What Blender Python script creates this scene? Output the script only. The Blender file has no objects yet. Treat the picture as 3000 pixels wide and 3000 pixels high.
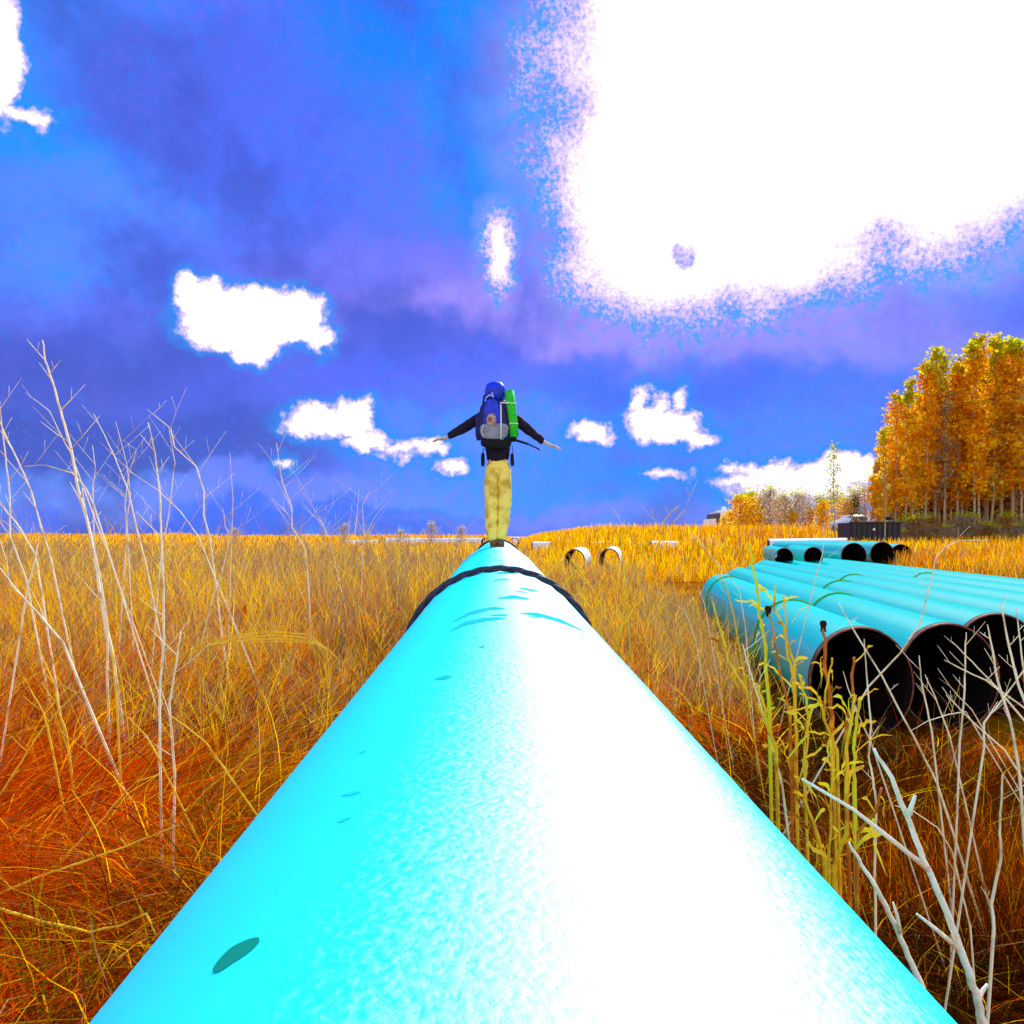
import bpy, bmesh, math, random
import numpy as np
from mathutils import Vector, Matrix
random.seed(7); rng = np.random.default_rng(7)
R = math.radians
sc = bpy.context.scene
col = sc.collection
F = 2300.0; HY = 1571.0; CZ = 2.0          # focal in photo pixels, horizon row, eye height

# ------------------------------------------------------------ camera, sun, sky, exposure
cam = bpy.data.cameras.new('camera'); camo = bpy.data.objects.new('camera', cam); col.objects.link(camo)
camo.location = (0, 0, CZ); camo.rotation_euler = (R(90), 0, 0)
cam.sensor_width = 36; cam.lens = 36 * F / 3000; cam.shift_y = (HY - 1500) / 3000
cam.clip_start = 0.03; cam.clip_end = 5000
sc.camera = camo
SUN_AZ, SUN_EL = R(28), R(42)              # azimuth to the right of the view
sd = Vector((math.sin(SUN_AZ) * math.cos(SUN_EL), math.cos(SUN_AZ) * math.cos(SUN_EL), math.sin(SUN_EL)))
sun = bpy.data.lights.new('sun', 'SUN'); suno = bpy.data.objects.new('sun', sun); col.objects.link(suno)
sun.energy = 5.0; sun.angle = R(0.5); sun.color = (1, .97, .9)
suno.rotation_euler = sd.to_track_quat('Z', 'Y').to_euler(); suno.location = (5, 5, 30)
sc.view_settings.view_transform = 'Standard'; sc.view_settings.look = 'None'
sc.view_settings.exposure = 0.3; sc.view_settings.gamma = 1
sc.view_settings.use_curve_mapping = False

world = bpy.data.worlds.new('World'); sc.world = world; world.use_nodes = True
nt = world.node_tree; nt.nodes.clear()
def put(sock, v):
    if isinstance(v, bpy.types.NodeSocket): nt.links.new(v, sock)
    else: sock.default_value = v
def M_(op, a, b=0.0, c=0.0, clamp=False):
    n = nt.nodes.new('ShaderNodeMath'); n.operation = op; n.use_clamp = clamp
    put(n.inputs[0], a); put(n.inputs[1], b); put(n.inputs[2], c); return n.outputs[0]
def MR(v, a, b, c=0.0, d=1.0):
    n = nt.nodes.new('ShaderNodeMapRange'); n.interpolation_type = 'SMOOTHSTEP'
    put(n.inputs[0], v); n.inputs[1].default_value = a; n.inputs[2].default_value = b
    n.inputs[3].default_value = c; n.inputs[4].default_value = d; return n.outputs[0]
def MIX(f, a, b):
    n = nt.nodes.new('ShaderNodeMix'); n.data_type = 'RGBA'; put(n.inputs[0], f)
    for s, v in ((n.inputs[6], a), (n.inputs[7], b)):
        put(s, v if isinstance(v, bpy.types.NodeSocket) else (*v, 1))
    return n.outputs[2]
def NOISE(vec, scale, detail=3, rough=.55, w=None):
    n = nt.nodes.new('ShaderNodeTexNoise'); n.inputs['Scale'].default_value = scale
    n.inputs['Detail'].default_value = detail; n.inputs['Roughness'].default_value = rough
    nt.links.new(vec, n.inputs['Vector']); return n.outputs[0], n.outputs[1]
tc = nt.nodes.new('ShaderNodeTexCoord'); DIR = tc.outputs['Generated']
sep = nt.nodes.new('ShaderNodeSeparateXYZ'); nt.links.new(DIR, sep.inputs[0])
ya = M_('MAXIMUM', M_('ABSOLUTE', sep.outputs[1]), .06)
u = M_('DIVIDE', sep.outputs[0], ya); v = M_('DIVIDE', sep.outputs[2], ya)
cb = nt.nodes.new('ShaderNodeCombineXYZ'); nt.links.new(u, cb.inputs[0]); nt.links.new(v, cb.inputs[1])
UV = cb.outputs[0]
n1, n1c = NOISE(DIR, 9, 4); n2, n2c = NOISE(DIR, 30, 4, .65); n3, n3c = NOISE(DIR, 200, 3, .7); n4, _ = NOISE(DIR, 3.2, 3)
n5, _ = NOISE(DIR, 70, 4, .65)
# noise-warped coordinates on the sky, so cloud outlines are ragged
def warped(u_, amt, nc):
    s = nt.nodes.new('ShaderNodeSeparateXYZ'); nt.links.new(nc, s.inputs[0])
    return (M_('ADD', u, M_('MULTIPLY', M_('SUBTRACT', s.outputs[0], .5), amt)),
            M_('ADD', v, M_('MULTIPLY', M_('SUBTRACT', s.outputs[1], .5), amt)))
wu, wv = warped(None, .16, n1c)
wu2 = M_('ADD', wu, 0.0)
s2 = nt.nodes.new('ShaderNodeSeparateXYZ'); nt.links.new(n2c, s2.inputs[0])
cu = M_('ADD', u, M_('MULTIPLY', M_('SUBTRACT', s2.outputs[0], .5), .05))
cv = M_('ADD', v, M_('MULTIPLY', M_('SUBTRACT', s2.outputs[1], .5), .05))
def ell(uu, vv, cx, cy, rx, ry):
    """1 at the centre, 0 on the rim, negative outside; sizes as angles (tangents)"""
    du = M_('DIVIDE', M_('SUBTRACT', uu, (cx - 1500) / F), rx / F)
    dv = M_('DIVIDE', M_('SUBTRACT', vv, (HY - cy) / F), ry / F)
    r = M_('SQRT', M_('ADD', M_('MULTIPLY', du, du), M_('MULTIPLY', dv, dv)))
    return M_('SUBTRACT', 1.0, r)
def px_d(e, rx, ry): return M_('MULTIPLY', e, min(rx, ry) / 100.0)
# sky colours: clear azure, violet-blue cloud deck
sky_t = nt.nodes.new('ShaderNodeTexSky'); sky_t.sky_type = 'NISHITA'; sky_t.sun_disc = False
sky_t.sun_elevation = SUN_EL; sky_t.sun_rotation = SUN_AZ; sky_t.altitude = 300
nish = nt.nodes.new('ShaderNodeMix'); nish.data_type = 'RGBA'; nish.blend_type = 'MULTIPLY'; nish.inputs[0].default_value = 1
nt.links.new(sky_t.outputs[0], nish.inputs[6]); nish.inputs[7].default_value = (.10, .25, 1.0, 1)
fle = M_('ADD', M_('MULTIPLY', n3, .40), M_('MULTIPLY', n5, .60))
def S(r, g, b):
    """a colour of the deck, given as the photo shows it"""
    return tuple(((q / 255 + .055) / 1.055) ** 2.4 if q > 10 else q / 255 / 12.92 for q in (r, g, b))
c = MIX(MR(n4, .40, .62), S(80, 132, 252), S(88, 112, 244))
c = MIX(MR(n2, .45, .75), c, S(60, 125, 252))
spots = [  # colour, cx, cy, rx, ry, strength
 (S(60, 140, 255), 150, 120, 330, 330, .8), (S(10, 150, 255), 160, 420, 330, 150, .85), (S(78, 92, 205), 540, 260, 420, 280, .9), (S(82, 108, 245), 1000, 380, 440, 340, .7),
 (S(0, 125, 255), 1280, 40, 420, 300, .95), (S(0, 140, 255), 1450, 380, 190, 420, .9), (S(85, 142, 255), 220, 680, 560, 200, .8), (S(92, 106, 228), 900, 760, 560, 170, .8),
 (S(135, 132, 238), 650, 1060, 500, 100, .7), (S(125, 112, 218), 1200, 880, 640, 170, .85), (S(165, 136, 222), 1450, 975, 500, 150, 1), (S(108, 116, 226), 150, 1010, 560, 150, .7),
 (S(84, 82, 165), 120, 1200, 1000, 260, 1), (S(66, 64, 138), 300, 1320, 700, 120, 1), (S(74, 84, 190), 1150, 1040, 420, 90, .8), (S(86, 92, 212), 800, 1160, 460, 80, .7), (S(110, 148, 245), 200, 1435, 450, 60, .8),
 (S(112, 122, 242), 720, 1440, 560, 50, .7), (S(55, 85, 220), 900, 1535, 800, 60, .8), (S(82, 88, 220), 1250, 1110, 360, 110, .7), (S(62, 88, 240), 2000, 1085, 560, 110, .85),
 (S(165, 135, 226), 1750, 945, 440, 90, .9), (S(146, 122, 208), 2350, 940, 760, 100, .95), (S(136, 122, 210), 2750, 1010, 560, 80, .85), (S(120, 150, 255), 2900, 740, 460, 110, .9),
 (S(68, 96, 236), 2400, 1130, 560, 90, .8), (S(15, 128, 250), 1850, 1425, 500, 110, .7), (S(125, 122, 240), 1950, 1525, 760, 35, .6), (S(55, 108, 245), 2250, 1285, 400, 90, .7)]
def mottle(c, k):
    c = MIX(MR(fle, .50, .62, 0, .5 * k), c, S(118, 112, 240)); return MIX(MR(fle, .48, .36, 0, .75 * k), c, S(15, 138, 255))
c = mottle(c, .8)
for (cc, cx, cy, rx, ry, st) in spots:
    e = ell(wu, wv, cx, cy, rx, ry)
    c = MIX(MR(e, -.35, .5, 0, st), c, cc)
c = mottle(c, .35)
# broad folds of the storm cloud
c = MIX(MR(NOISE(DIR, 6.5, 5, .6)[0], .56, .32, 0, .75), c, S(66, 70, 158))
c = MIX(.05, c, nish.outputs[2])
# white clouds
big = [(2420, 130, 740, 560), (1950, 560, 270, 300), (2150, 470, 480, 380), (2950, 150, 800, 410), (2500, 330, 700, 370), (1930, 330, 210, 200)]
fb = None
for (cx, cy, rx, ry) in big:
    e = px_d(ell(wu, wv, cx, cy, rx, ry), rx, ry)
    fb = e if fb is None else M_('MAXIMUM', fb, e)
fb = M_('MAXIMUM', fb, px_d(M_('SUBTRACT', ell(cu, cv, 1462, 745, 55, 125), .5), 190, 190))
fb = M_('SUBTRACT', fb, MR(ell(cu, cv, 2000, 745, 60, 50), -.2, .6, 0, 1.5))
bank = M_('MAXIMUM', MR(ell(wu, wv, 4600, 150, 1900, 900), -.1, .5), MR(ell(wu, wv, 9500, -1500, 5200, 4200), -.1, .5))  # bank added mostly out of view to the right, to reflect in the pipe
halo = M_('ADD', fb, M_('MULTIPLY', M_('SUBTRACT', n3, .5), 2.6))
halo2 = M_('ADD', fb, M_('MULTIPLY', M_('SUBTRACT', fle, .5), -4.5))
c = MIX(MR(fb, -2.6, .1, 0, .8), c, S(178, 165, 255))
c = MIX(MR(halo2, -1.6, -.6, 0, .7), c, S(15, 165, 255))
c = MIX(MR(halo, -1.1, -.2, 0, .8), c, S(246, 204, 255))
small = [(600, 880, 78, 62), (720, 935, 190, 92), (860, 930, 92, 78), (750, 1000, 70, 55), (548, 840, 30, 40), (935, 985, 40, 32),
 (920, 1238, 82, 46), (1030, 1228, 66, 50), (1080, 1295, 60, 34), (1060, 1200, 30, 26), (1185, 1320, 46, 14), (1265, 1312, 44, 22), (1330, 1372, 32, 18), (845, 1362, 11, 8),
 (1735, 1265, 50, 30), (1895, 1240, 48, 44), (1955, 1255, 92, 44), (2050, 1280, 32, 18), (1990, 1185, 16, 32), (1885, 1180, 15, 32), (1935, 1195, 14, 28), (1950, 1391, 20, 4),
 (2400, 1392, 150, 30), (2490, 1370, 100, 42), (2270, 1385, 90, 26), (2190, 1412, 70, 14), (2350, 1430, 130, 30), (2250, 1440, 70, 16), (2150, 1368, 20, 8), (2460, 1450, 90, 30), (2300, 1470, 70, 16),
 (10, 120, 38, 200), (-40, 200, 100, 160), (45, 335, 70, 16), (125, 340, 12, 18)]
fs = None
for (cx, cy, rx, ry) in small:
    e = px_d(ell(cu, cv, cx, cy, rx, ry), rx, ry)
    fs = e if fs is None else M_('MAXIMUM', fs, e)
fs = M_('ADD', fs, M_('MULTIPLY', M_('SUBTRACT', n5, .5), .35))
c = MIX(MR(fs, -.42, -.10, 0, .75), c, (.03, .30, .98))
c = MIX(MR(fs, -.16, .03, 0, .9), c, (.95, .72, 1.0))
white = M_('MAXIMUM', MR(fs, -.03, .08), MR(M_('ADD', fb, M_('MULTIPLY', M_('SUBTRACT', n3, .5), 1.6)), -.6, .5))
# the cloud bank round the sun is far brighter than the small clouds
c = MIX(white, c, (1.25, 1.25, 1.25))
c = MIX(MR(fb, .4, 3.5, 0, 1.0), c, (1.7, 1.7, 1.7))
c = MIX(bank, c, (.25, .55, 1.5))
# behind the photographer: unseen bright broken clouds, added as fill light
back = MR(sep.outputs[1], .10, -.25)
fill_clouds = MIX(MR(n1, .42, .60), (.25, .42, 1.0), (2.6, 2.5, 2.3))
c = MIX(M_('MULTIPLY', back, 1.0), c, fill_clouds)
up = MR(sep.outputs[2], .55, .8)
c = MIX(up, c, MIX(MR(n1, .42, .6), (.01, .25, 1.0), (.03, .45, 1.25)))
c = MIX(MR(sep.outputs[2], -.01, -.05), c, (.12, .07, .02))
bgk = nt.nodes.new('ShaderNodeBackground'); nt.links.new(c, bgk.inputs[0]); bgk.inputs[1].default_value = .81
wo = nt.nodes.new('ShaderNodeOutputWorld'); nt.links.new(bgk.outputs[0], wo.inputs[0])

# ------------------------------------------------------------ helpers
def P(px, py, d): return Vector(((px - 1500) / F * d, d, CZ - (py - HY) / F * d))
def mat(name, color=(.5, .5, .5), rough=.7, spec=.3, metal=0, attr=False, noise=None, bump=None, transl=0):
    m = bpy.data.materials.new(name); m.use_nodes = True; t = m.node_tree; b = t.nodes['Principled BSDF']
    b.inputs['Roughness'].default_value = rough; b.inputs['Specular IOR Level'].default_value = spec
    b.inputs['Metallic'].default_value = metal; b.inputs['Base Color'].default_value = (*color, 1)
    src = None
    if attr:
        a = t.nodes.new('ShaderNodeAttribute'); a.attribute_name = 'Col'; src = a.outputs['Color']
    if noise:                                  # (scale, colour b, lo, hi)
        sc_, cb_, lo, hi = noise
        tx = t.nodes.new('ShaderNodeTexCoord'); no = t.nodes.new('ShaderNodeTexNoise'); no.inputs['Scale'].default_value = sc_
        no.inputs['Detail'].default_value = 5; t.links.new(tx.outputs['Object'], no.inputs['Vector'])
        mr = t.nodes.new('ShaderNodeMapRange'); mr.inputs[1].default_value = lo; mr.inputs[2].default_value = hi
        t.links.new(no.outputs[0], mr.inputs[0])
        mx = t.nodes.new('ShaderNodeMix'); mx.data_type = 'RGBA'; t.links.new(mr.outputs[0], mx.inputs[0])
        if src: t.links.new(src, mx.inputs[6])
        else: mx.inputs[6].default_value = (*color, 1)
        mx.inputs[7].default_value = (*cb_, 1); src = mx.outputs[2]
    if src: t.links.new(src, b.inputs['Base Color'])
    if bump:
        sc_, st = bump
        tx = t.nodes.new('ShaderNodeTexCoord'); no = t.nodes.new('ShaderNodeTexNoise'); no.inputs['Scale'].default_value = sc_
        no.inputs['Detail'].default_value = 3; t.links.new(tx.outputs['Object'], no.inputs['Vector'])
        bp = t.nodes.new('ShaderNodeBump'); bp.inputs['Strength'].default_value = st; bp.inputs['Distance'].default_value = .01
        t.links.new(no.outputs[0], bp.inputs['Height']); t.links.new(bp.outputs[0], b.inputs['Normal'])
    if transl:
        tr = t.nodes.new('ShaderNodeBsdfTranslucent'); ms = t.nodes.new('ShaderNodeMixShader'); ms.inputs[0].default_value = transl
        if src: t.links.new(src, tr.inputs[0])
        else: tr.inputs[0].default_value = (*color, 1)
        out = t.nodes['Material Output']
        t.links.new(b.outputs[0], ms.inputs[1]); t.links.new(tr.outputs[0], ms.inputs[2]); t.links.new(ms.outputs[0], out.inputs[0])
    return m
def link(name, me, m=None, parent=None, smooth=False):
    o = bpy.data.objects.new(name, me); col.objects.link(o)
    if m:
        me.materials.append(m)
    if parent is not None: o.parent = parent
    if smooth: me.polygons.foreach_set('use_smooth', [True] * len(me.polygons))
    return o
def tag(o, label=None, cat=None, group=None, kind=None):
    if label: o['label'] = label
    if cat: o['category'] = cat
    if group: o['group'] = group
    if kind: o['kind'] = kind
    return o
def empty(name, loc=(0, 0, 0), rz=0):
    o = bpy.data.objects.new(name, None); col.objects.link(o); o.location = loc; o.rotation_euler = (0, 0, rz); o.empty_display_size = .1
    return o
def npmesh(name, V, Q, C=None):
    me = bpy.data.meshes.new(name); V = np.ascontiguousarray(V, dtype=np.float32); Q = np.ascontiguousarray(Q, dtype=np.int32)
    me.vertices.add(len(V)); me.vertices.foreach_set('co', V.ravel())
    n, k = Q.shape
    me.loops.add(n * k); me.loops.foreach_set('vertex_index', Q.ravel())
    me.polygons.add(n); me.polygons.foreach_set('loop_start', np.arange(n, dtype=np.int32) * k)
    me.update(calc_edges=True)
    if C is not None:
        a = me.color_attributes.new('Col', 'FLOAT_COLOR', 'POINT')
        C4 = np.ones((len(V), 4), dtype=np.float32); C4[:, :3] = C
        a.data.foreach_set('color', C4.ravel())
    return me
def pymesh(name, V, Fs):
    me = bpy.data.meshes.new(name); me.from_pydata([tuple(p) for p in V], [], Fs); me.update(); return me
class MB:
    def __init__(s): s.V = []; s.F = []
    def box(s, c, sz, rz=0, rot=None):
        c = Vector(c); b = len(s.V); M = rot if rot is not None else Matrix.Rotation(rz, 3, 'Z')
        for i in (-1, 1):
            for j in (-1, 1):
                for k in (-1, 1): s.V.append(c + M @ Vector((i * sz[0] / 2, j * sz[1] / 2, k * sz[2] / 2)))
        for f in ((0, 1, 3, 2), (4, 6, 7, 5), (0, 4, 5, 1), (2, 3, 7, 6), (0, 2, 6, 4), (1, 5, 7, 3)): s.F.append(tuple(b + i for i in f))
        return s
    def tube(s, pts, rad, n=6, cap=True):
        pts = [Vector(p) for p in pts]
        if not hasattr(rad, '__len__'): rad = [rad] * len(pts)
        b = len(s.V); prev = None
        for i, p in enumerate(pts):
            t = (pts[min(i + 1, len(pts) - 1)] - pts[max(i - 1, 0)]).normalized()
            if prev is None:
                a = Vector((0, 0, 1)) if abs(t.z) < .9 else Vector((1, 0, 0)); nx = t.cross(a).normalized()
            else: nx = (prev - t * prev.dot(t)).normalized()
            prev = nx; ny = t.cross(nx)
            for k in range(n):
                a = 2 * math.pi * k / n; s.V.append(p + (nx * math.cos(a) + ny * math.sin(a)) * rad[i])
        for i in range(len(pts) - 1):
            for k in range(n):
                k2 = (k + 1) % n; s.F.append((b + i * n + k, b + i * n + k2, b + (i + 1) * n + k2, b + (i + 1) * n + k))
        if cap:
            s.F.append(tuple(b + k for k in range(n))[::-1]); e = b + (len(pts) - 1) * n; s.F.append(tuple(e + k for k in range(n)))
        return s
    def ribbon(s, pts, ws, side):
        b = len(s.V); side = Vector(side)
        for p, w in zip(pts, ws): s.V += [Vector(p) - side * w, Vector(p) + side * w]
        for i in range(len(pts) - 1): s.F.append((b + 2 * i, b + 2 * i + 1, b + 2 * i + 3, b + 2 * i + 2))
        return s
    def lathe(s, prof, n=24, c=(0, 0, 0), sx=1, sy=1):
        b = len(s.V); c = Vector(c)
        for (r, z) in prof:
            for k in range(n):
                a = 2 * math.pi * k / n; s.V.append(c + Vector((r * sx * math.cos(a), r * sy * math.sin(a), z)))
        for i in range(len(prof) - 1):
            for k in range(n):
                k2 = (k + 1) % n; s.F.append((b + i * n + k, b + i * n + k2, b + (i + 1) * n + k2, b + (i + 1) * n + k))
        return s
    def build(s, name, m=None, parent=None, smooth=False, bevel=0):
        me = pymesh(name, s.V, s.F)
        if bevel:
            bm = bmesh.new(); bm.from_mesh(me); bmesh.ops.bevel(bm, geom=bm.edges[:], offset=bevel, segments=2, affect='EDGES'); bm.to_mesh(me); bm.free()
        return link(name, me, m, parent, smooth)
def smoothstep(a, b, x):
    t = np.clip((x - a) / (b - a), 0, 1); return t * t * (3 - 2 * t)
def vnoise(x, y, s=1.0, seed=0):
    x = np.asarray(x, dtype=float) * s + seed * 17.3; y = np.asarray(y, dtype=float) * s - seed * 9.1
    xi = np.floor(x); yi = np.floor(y); fx = x - xi; fy = y - yi; fx = fx * fx * (3 - 2 * fx); fy = fy * fy * (3 - 2 * fy)
    def h(a, b): q = np.sin(a * 127.1 + b * 311.7) * 43758.5453; return q - np.floor(q)
    return (h(xi, yi) * (1 - fx) + h(xi + 1, yi) * fx) * (1 - fy) + (h(xi, yi + 1) * (1 - fx) + h(xi + 1, yi + 1) * fx) * fy

# ------------------------------------------------------------ terrain
MX0, MSX, MZ0, MSZ, MR_, MEND = .026, -.0217, 1.72, .0178, .53, 9.3     # the pipe one looks along
SX0 = 3.23                                                                # the stack
def stackline(y): return SX0 + .14 * (y - 7.3)
def ground(x, y):
    x = np.asarray(x, dtype=float); y = np.asarray(y, dtype=float)
    left = smoothstep(1.2, -1.2, x)
    near = smoothstep(30, 10, y)
    z = .30 * left + .42 * left * near + .06 * (1 - left)
    z = z + .26 * (vnoise(x, y, .9, 1) - .5) * smoothstep(60, 12, y) + .34 * (vnoise(x, y, .35, 2) - .5) * left
    ridge = .56 * np.exp(-((x - MX0 - MSX * y) / .75) ** 2) * smoothstep(21.0, 19.0, y)
    z = np.maximum(z, ridge)
    s = x - stackline(y)
    inst = smoothstep(-1.9, -.9, s) * smoothstep(7.6, 6.7, s) * smoothstep(3.6, 5.2, y) * smoothstep(44, 38, y)
    z = z * (1 - inst)
    z = z + (1.0 - z) * smoothstep(6.9, 9.5, s) * smoothstep(9, 15, y) + .4 * smoothstep(14, 24, s) * smoothstep(30, 55, y)
    hill = 2.2 * smoothstep(38, 64, y) * smoothstep(-1.5, 8, x - .0 * y) * smoothstep(31, 23, x - .08 * (y - 62))
    z = np.maximum(z, hill * smoothstep(900, 200, y))
    z = z + (1.1 * vnoise(x, y, .06, 51) + .5 * vnoise(x, y, .17, 52)) * smoothstep(95, 125, y) * smoothstep(5, -3, x)
    # hollow in the near right, full of shade
    z = z - .30 * np.exp(-((x - 2.3) / .7) ** 2 - ((y - 4.4) / 1.1) ** 2)
    return z
def gz(x, y): return float(ground(x, y))
xs = np.sinh(np.linspace(-6.2, 6.2, 261)) * 2.4; ys = np.concatenate([np.linspace(-8, 14, 130), 14 + np.expm1(np.linspace(0.03, 5.0, 170)) * 12])
GX, GY = np.meshgrid(xs, ys); GZ = ground(GX, GY)
V = np.stack([GX, GY, GZ], -1).reshape(-1, 3); nx_ = len(xs); ny_ = len(ys)
ii, jj = np.meshgrid(np.arange(nx_ - 1), np.arange(ny_ - 1)); b0 = (jj * nx_ + ii).ravel()
Q = np.stack([b0, b0 + 1, b0 + nx_ + 1, b0 + nx_], -1)
m_ground = mat('soil', (.14, .025, .001), 1, 0, noise=(2.2, (.40, .13, .002), .42, .62), bump=(30, .8))
fg_ = smoothstep(35, 90, V[:, 1])[:, None]; pn = vnoise(V[:, 0], V[:, 1], .5, 21)[:, None]
GC = (np.array([.14, .028, .001]) + np.array([.22, .09, .001]) * pn) * (1 - fg_) + np.array([.85, .42, .02]) * fg_
m_ground = mat('soil', (.14, .025, .001), 1, 0, attr=True, noise=(2.2, (.30, .11, .002), .5, .8), bump=(30, .8))
g = link('ground', npmesh('ground', V, Q, GC), m_ground, smooth=True); tag(g, kind='structure')
big_ = npmesh('far_plain', np.array([[-3000, -3000, -.25], [3000, -3000, -.25], [3000, 4000, -.25], [-3000, 4000, -.25]]), np.array([[0, 1, 2, 3]]))
tag(link('terrain', big_, mat('plain', (.85, .42, .02), 1, 0)), kind='structure')

# ------------------------------------------------------------ grass (stuff)
m_grass = mat('dry_grass', rough=.9, spec=0.0, attr=True, transl=.5)
RED = [(.80, .085, .0), (.62, .055, .0), (.90, .14, .0)]
ORG = [(.82, .30, .0), (.95, .38, .0), (.66, .22, .0), (.72, .33, .0)]
OLV = [(.40, .24, .0), (.30, .22, .0), (.46, .25, .01)]
GLD = [(1.0, .60, .0), (1.0, .70, .01), (1.0, .48, .0)]
TAU = [(.40, .25, .10), (.34, .23, .13), (.46, .27, .09)]
BRN = [(.17, .035, .0), (.09, .018, .0)]
PAL = np.array(RED + ORG + OLV + GLD + TAU + BRN); IDX = dict(R=(0, 3), O=(3, 7), L=(7, 10), G=(10, 13), T=(13, 16), B=(16, 18))
def pick(n, weights):
    keys = list(weights); W = np.stack([np.broadcast_to(weights[k], (n,)) for k in keys], -1).astype(float)
    W = W / W.sum(1, keepdims=True); cum = W.cumsum(1); r = rng.random((n, 1)); k = (r > cum).sum(1).clip(0, len(keys) - 1)
    lo = np.array([IDX[q][0] for q in keys])[k]; hi = np.array([IDX[q][1] for q in keys])[k]
    return PAL[(lo + rng.random(n) * (hi - lo)).astype(int)] * (.85 + .3 * rng.random((n, 1)))
def in_pipes(x, y, pad=.0):
    s = x - stackline(y)
    a = (s > -.6 - pad) & (s < 6.6 + pad) & (y > 7.0) & (y < 34)
    b = (np.abs(x - MX0 - MSX * y) < .47 + pad) & (y < 19)
    return a | b
def wedge(n, d0, d1, extra=1.1, power=1.0):
    """points in the field of view between d0 and d1, thinning out with distance"""
    t = rng.random(n); d = np.exp(np.log(d0) + t * (np.log(d1) - np.log(d0))) if power == 0 else (d0 ** power + t * (d1 ** power - d0 ** power)) ** (1 / power)
    x = (rng.random(n) * 2 - 1) * (.66 * d * extra + .6)
    return x, d
def blades(x, y, L, w, ang, lean, colr, K=4, z0=None, tipcol=None):
    n = len(x); z = ground(x, y) if z0 is None else z0
    t = np.linspace(0, 1, K); dx, dy = np.cos(ang), np.sin(ang)
    hor = L * np.sin(lean); ver = L * np.cos(lean)
    bend = rng.random(n) * .7
    sa = rng.random(n) * np.pi * 2
    # width vector mostly across the line of sight
    sx = np.cos(sa * .25 - .4); sy = np.sin(sa * .25 - .4); szv = (rng.random(n) - .5) * .9
    Vv = np.zeros((n, K, 2, 3), dtype=np.float32)
    cur = (rng.random(n) - .5) * .35 * L
    for i, tt in enumerate(t):
        h = hor * (tt ** 1.3); zz = ver * (tt - bend * .45 * tt * tt) - .02 * (i == 0)
        px = x + dx * h - dy * cur * tt * tt; py = y + dy * h + dx * cur * tt * tt; pz = z + zz
        ww = w * (1 - .75 * tt) * .5
        for s_, k in ((-1, 0), (1, 1)):
            Vv[:, i, k, 0] = px + s_ * sx * ww; Vv[:, i, k, 1] = py + s_ * sy * ww; Vv[:, i, k, 2] = pz + s_ * szv * ww
    base = (np.arange(n) * K * 2)[:, None] + (np.arange(K - 1) * 2)[None, :]
    Q = np.stack([base, base + 1, base + 3, base + 2], -1).reshape(-1, 4)
    C = np.repeat(colr, K * 2, axis=0)
    return Vv.reshape(-1, 3), Q, C
def join(parts):
    Vs, Qs, Cs = [], [], []; o = 0
    for (a, b, c_) in parts: Vs.append(a); Qs.append(b + o); Cs.append(c_); o += len(a)
    return np.concatenate(Vs), np.concatenate(Qs), np.concatenate(Cs)
def field_grass(name, parts, label):
    V, Q, C = join(parts); o = link(name, npmesh(name, V, Q, C), m_grass); tag(o, label, 'grass', kind='stuff'); return o
def swirl(x, y): return 2 * np.pi * (vnoise(x, y, .8, 5) * 1.3 + vnoise(x, y, 2.2, 6) * .35) + .6
def keep(x, y, *a, pad=0):
    k = ~in_pipes(x, y, pad); return (x[k], y[k]) + tuple(q[k] for q in a)
# matted thatch
x, y = wedge(210000, 1.1, 14, power=.9); x, y = keep(x, y)
n = len(x); patch = vnoise(x, y, 1.1, 3); patch2 = vnoise(x, y, 2.7, 4)
painted_shade = (x > 0) * smoothstep(7.5, 4.5, y) + 9 * np.exp(-((x - 2.4) / 1.1) ** 2 - ((y - 4.6) / 1.6) ** 2)  # shade right of the pipe put into blade colour, strongest in the hollow
wt = dict(R=(1.8 + 9 * smoothstep(.45, .7, patch)) / (1 + painted_shade) , O=np.maximum(1.4 - painted_shade, .15), L=.2 + 3.0 * smoothstep(.55, .75, patch2), G=.05 + .02 * y, T=.05 + .05 * y, B=.5 + 3.0 * smoothstep(.5, .3, patch2) + 9 * painted_shade)
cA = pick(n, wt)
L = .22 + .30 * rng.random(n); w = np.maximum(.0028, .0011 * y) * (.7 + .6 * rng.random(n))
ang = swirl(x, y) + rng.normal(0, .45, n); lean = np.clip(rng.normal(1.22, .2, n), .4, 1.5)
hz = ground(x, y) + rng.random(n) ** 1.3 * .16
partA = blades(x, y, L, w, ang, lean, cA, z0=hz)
x, y = wedge(5200, 1.4, 9, power=.8); x, y = keep(x, y); n = len(x)
partC = blades(x, y, .25 + .45 * rng.random(n), np.maximum(.0045, .0016 * y) * (.6 + .7 * rng.random(n)), swirl(x, y) + rng.normal(0, .9, n), np.clip(rng.normal(1.05, .3, n), .2, 1.5), pick(n, dict(G=3, T=1.0, R=1.2, B=2.2)) * 1.0, z0=ground(x, y) + .06 + .14 * rng.random(n), K=5)
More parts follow.
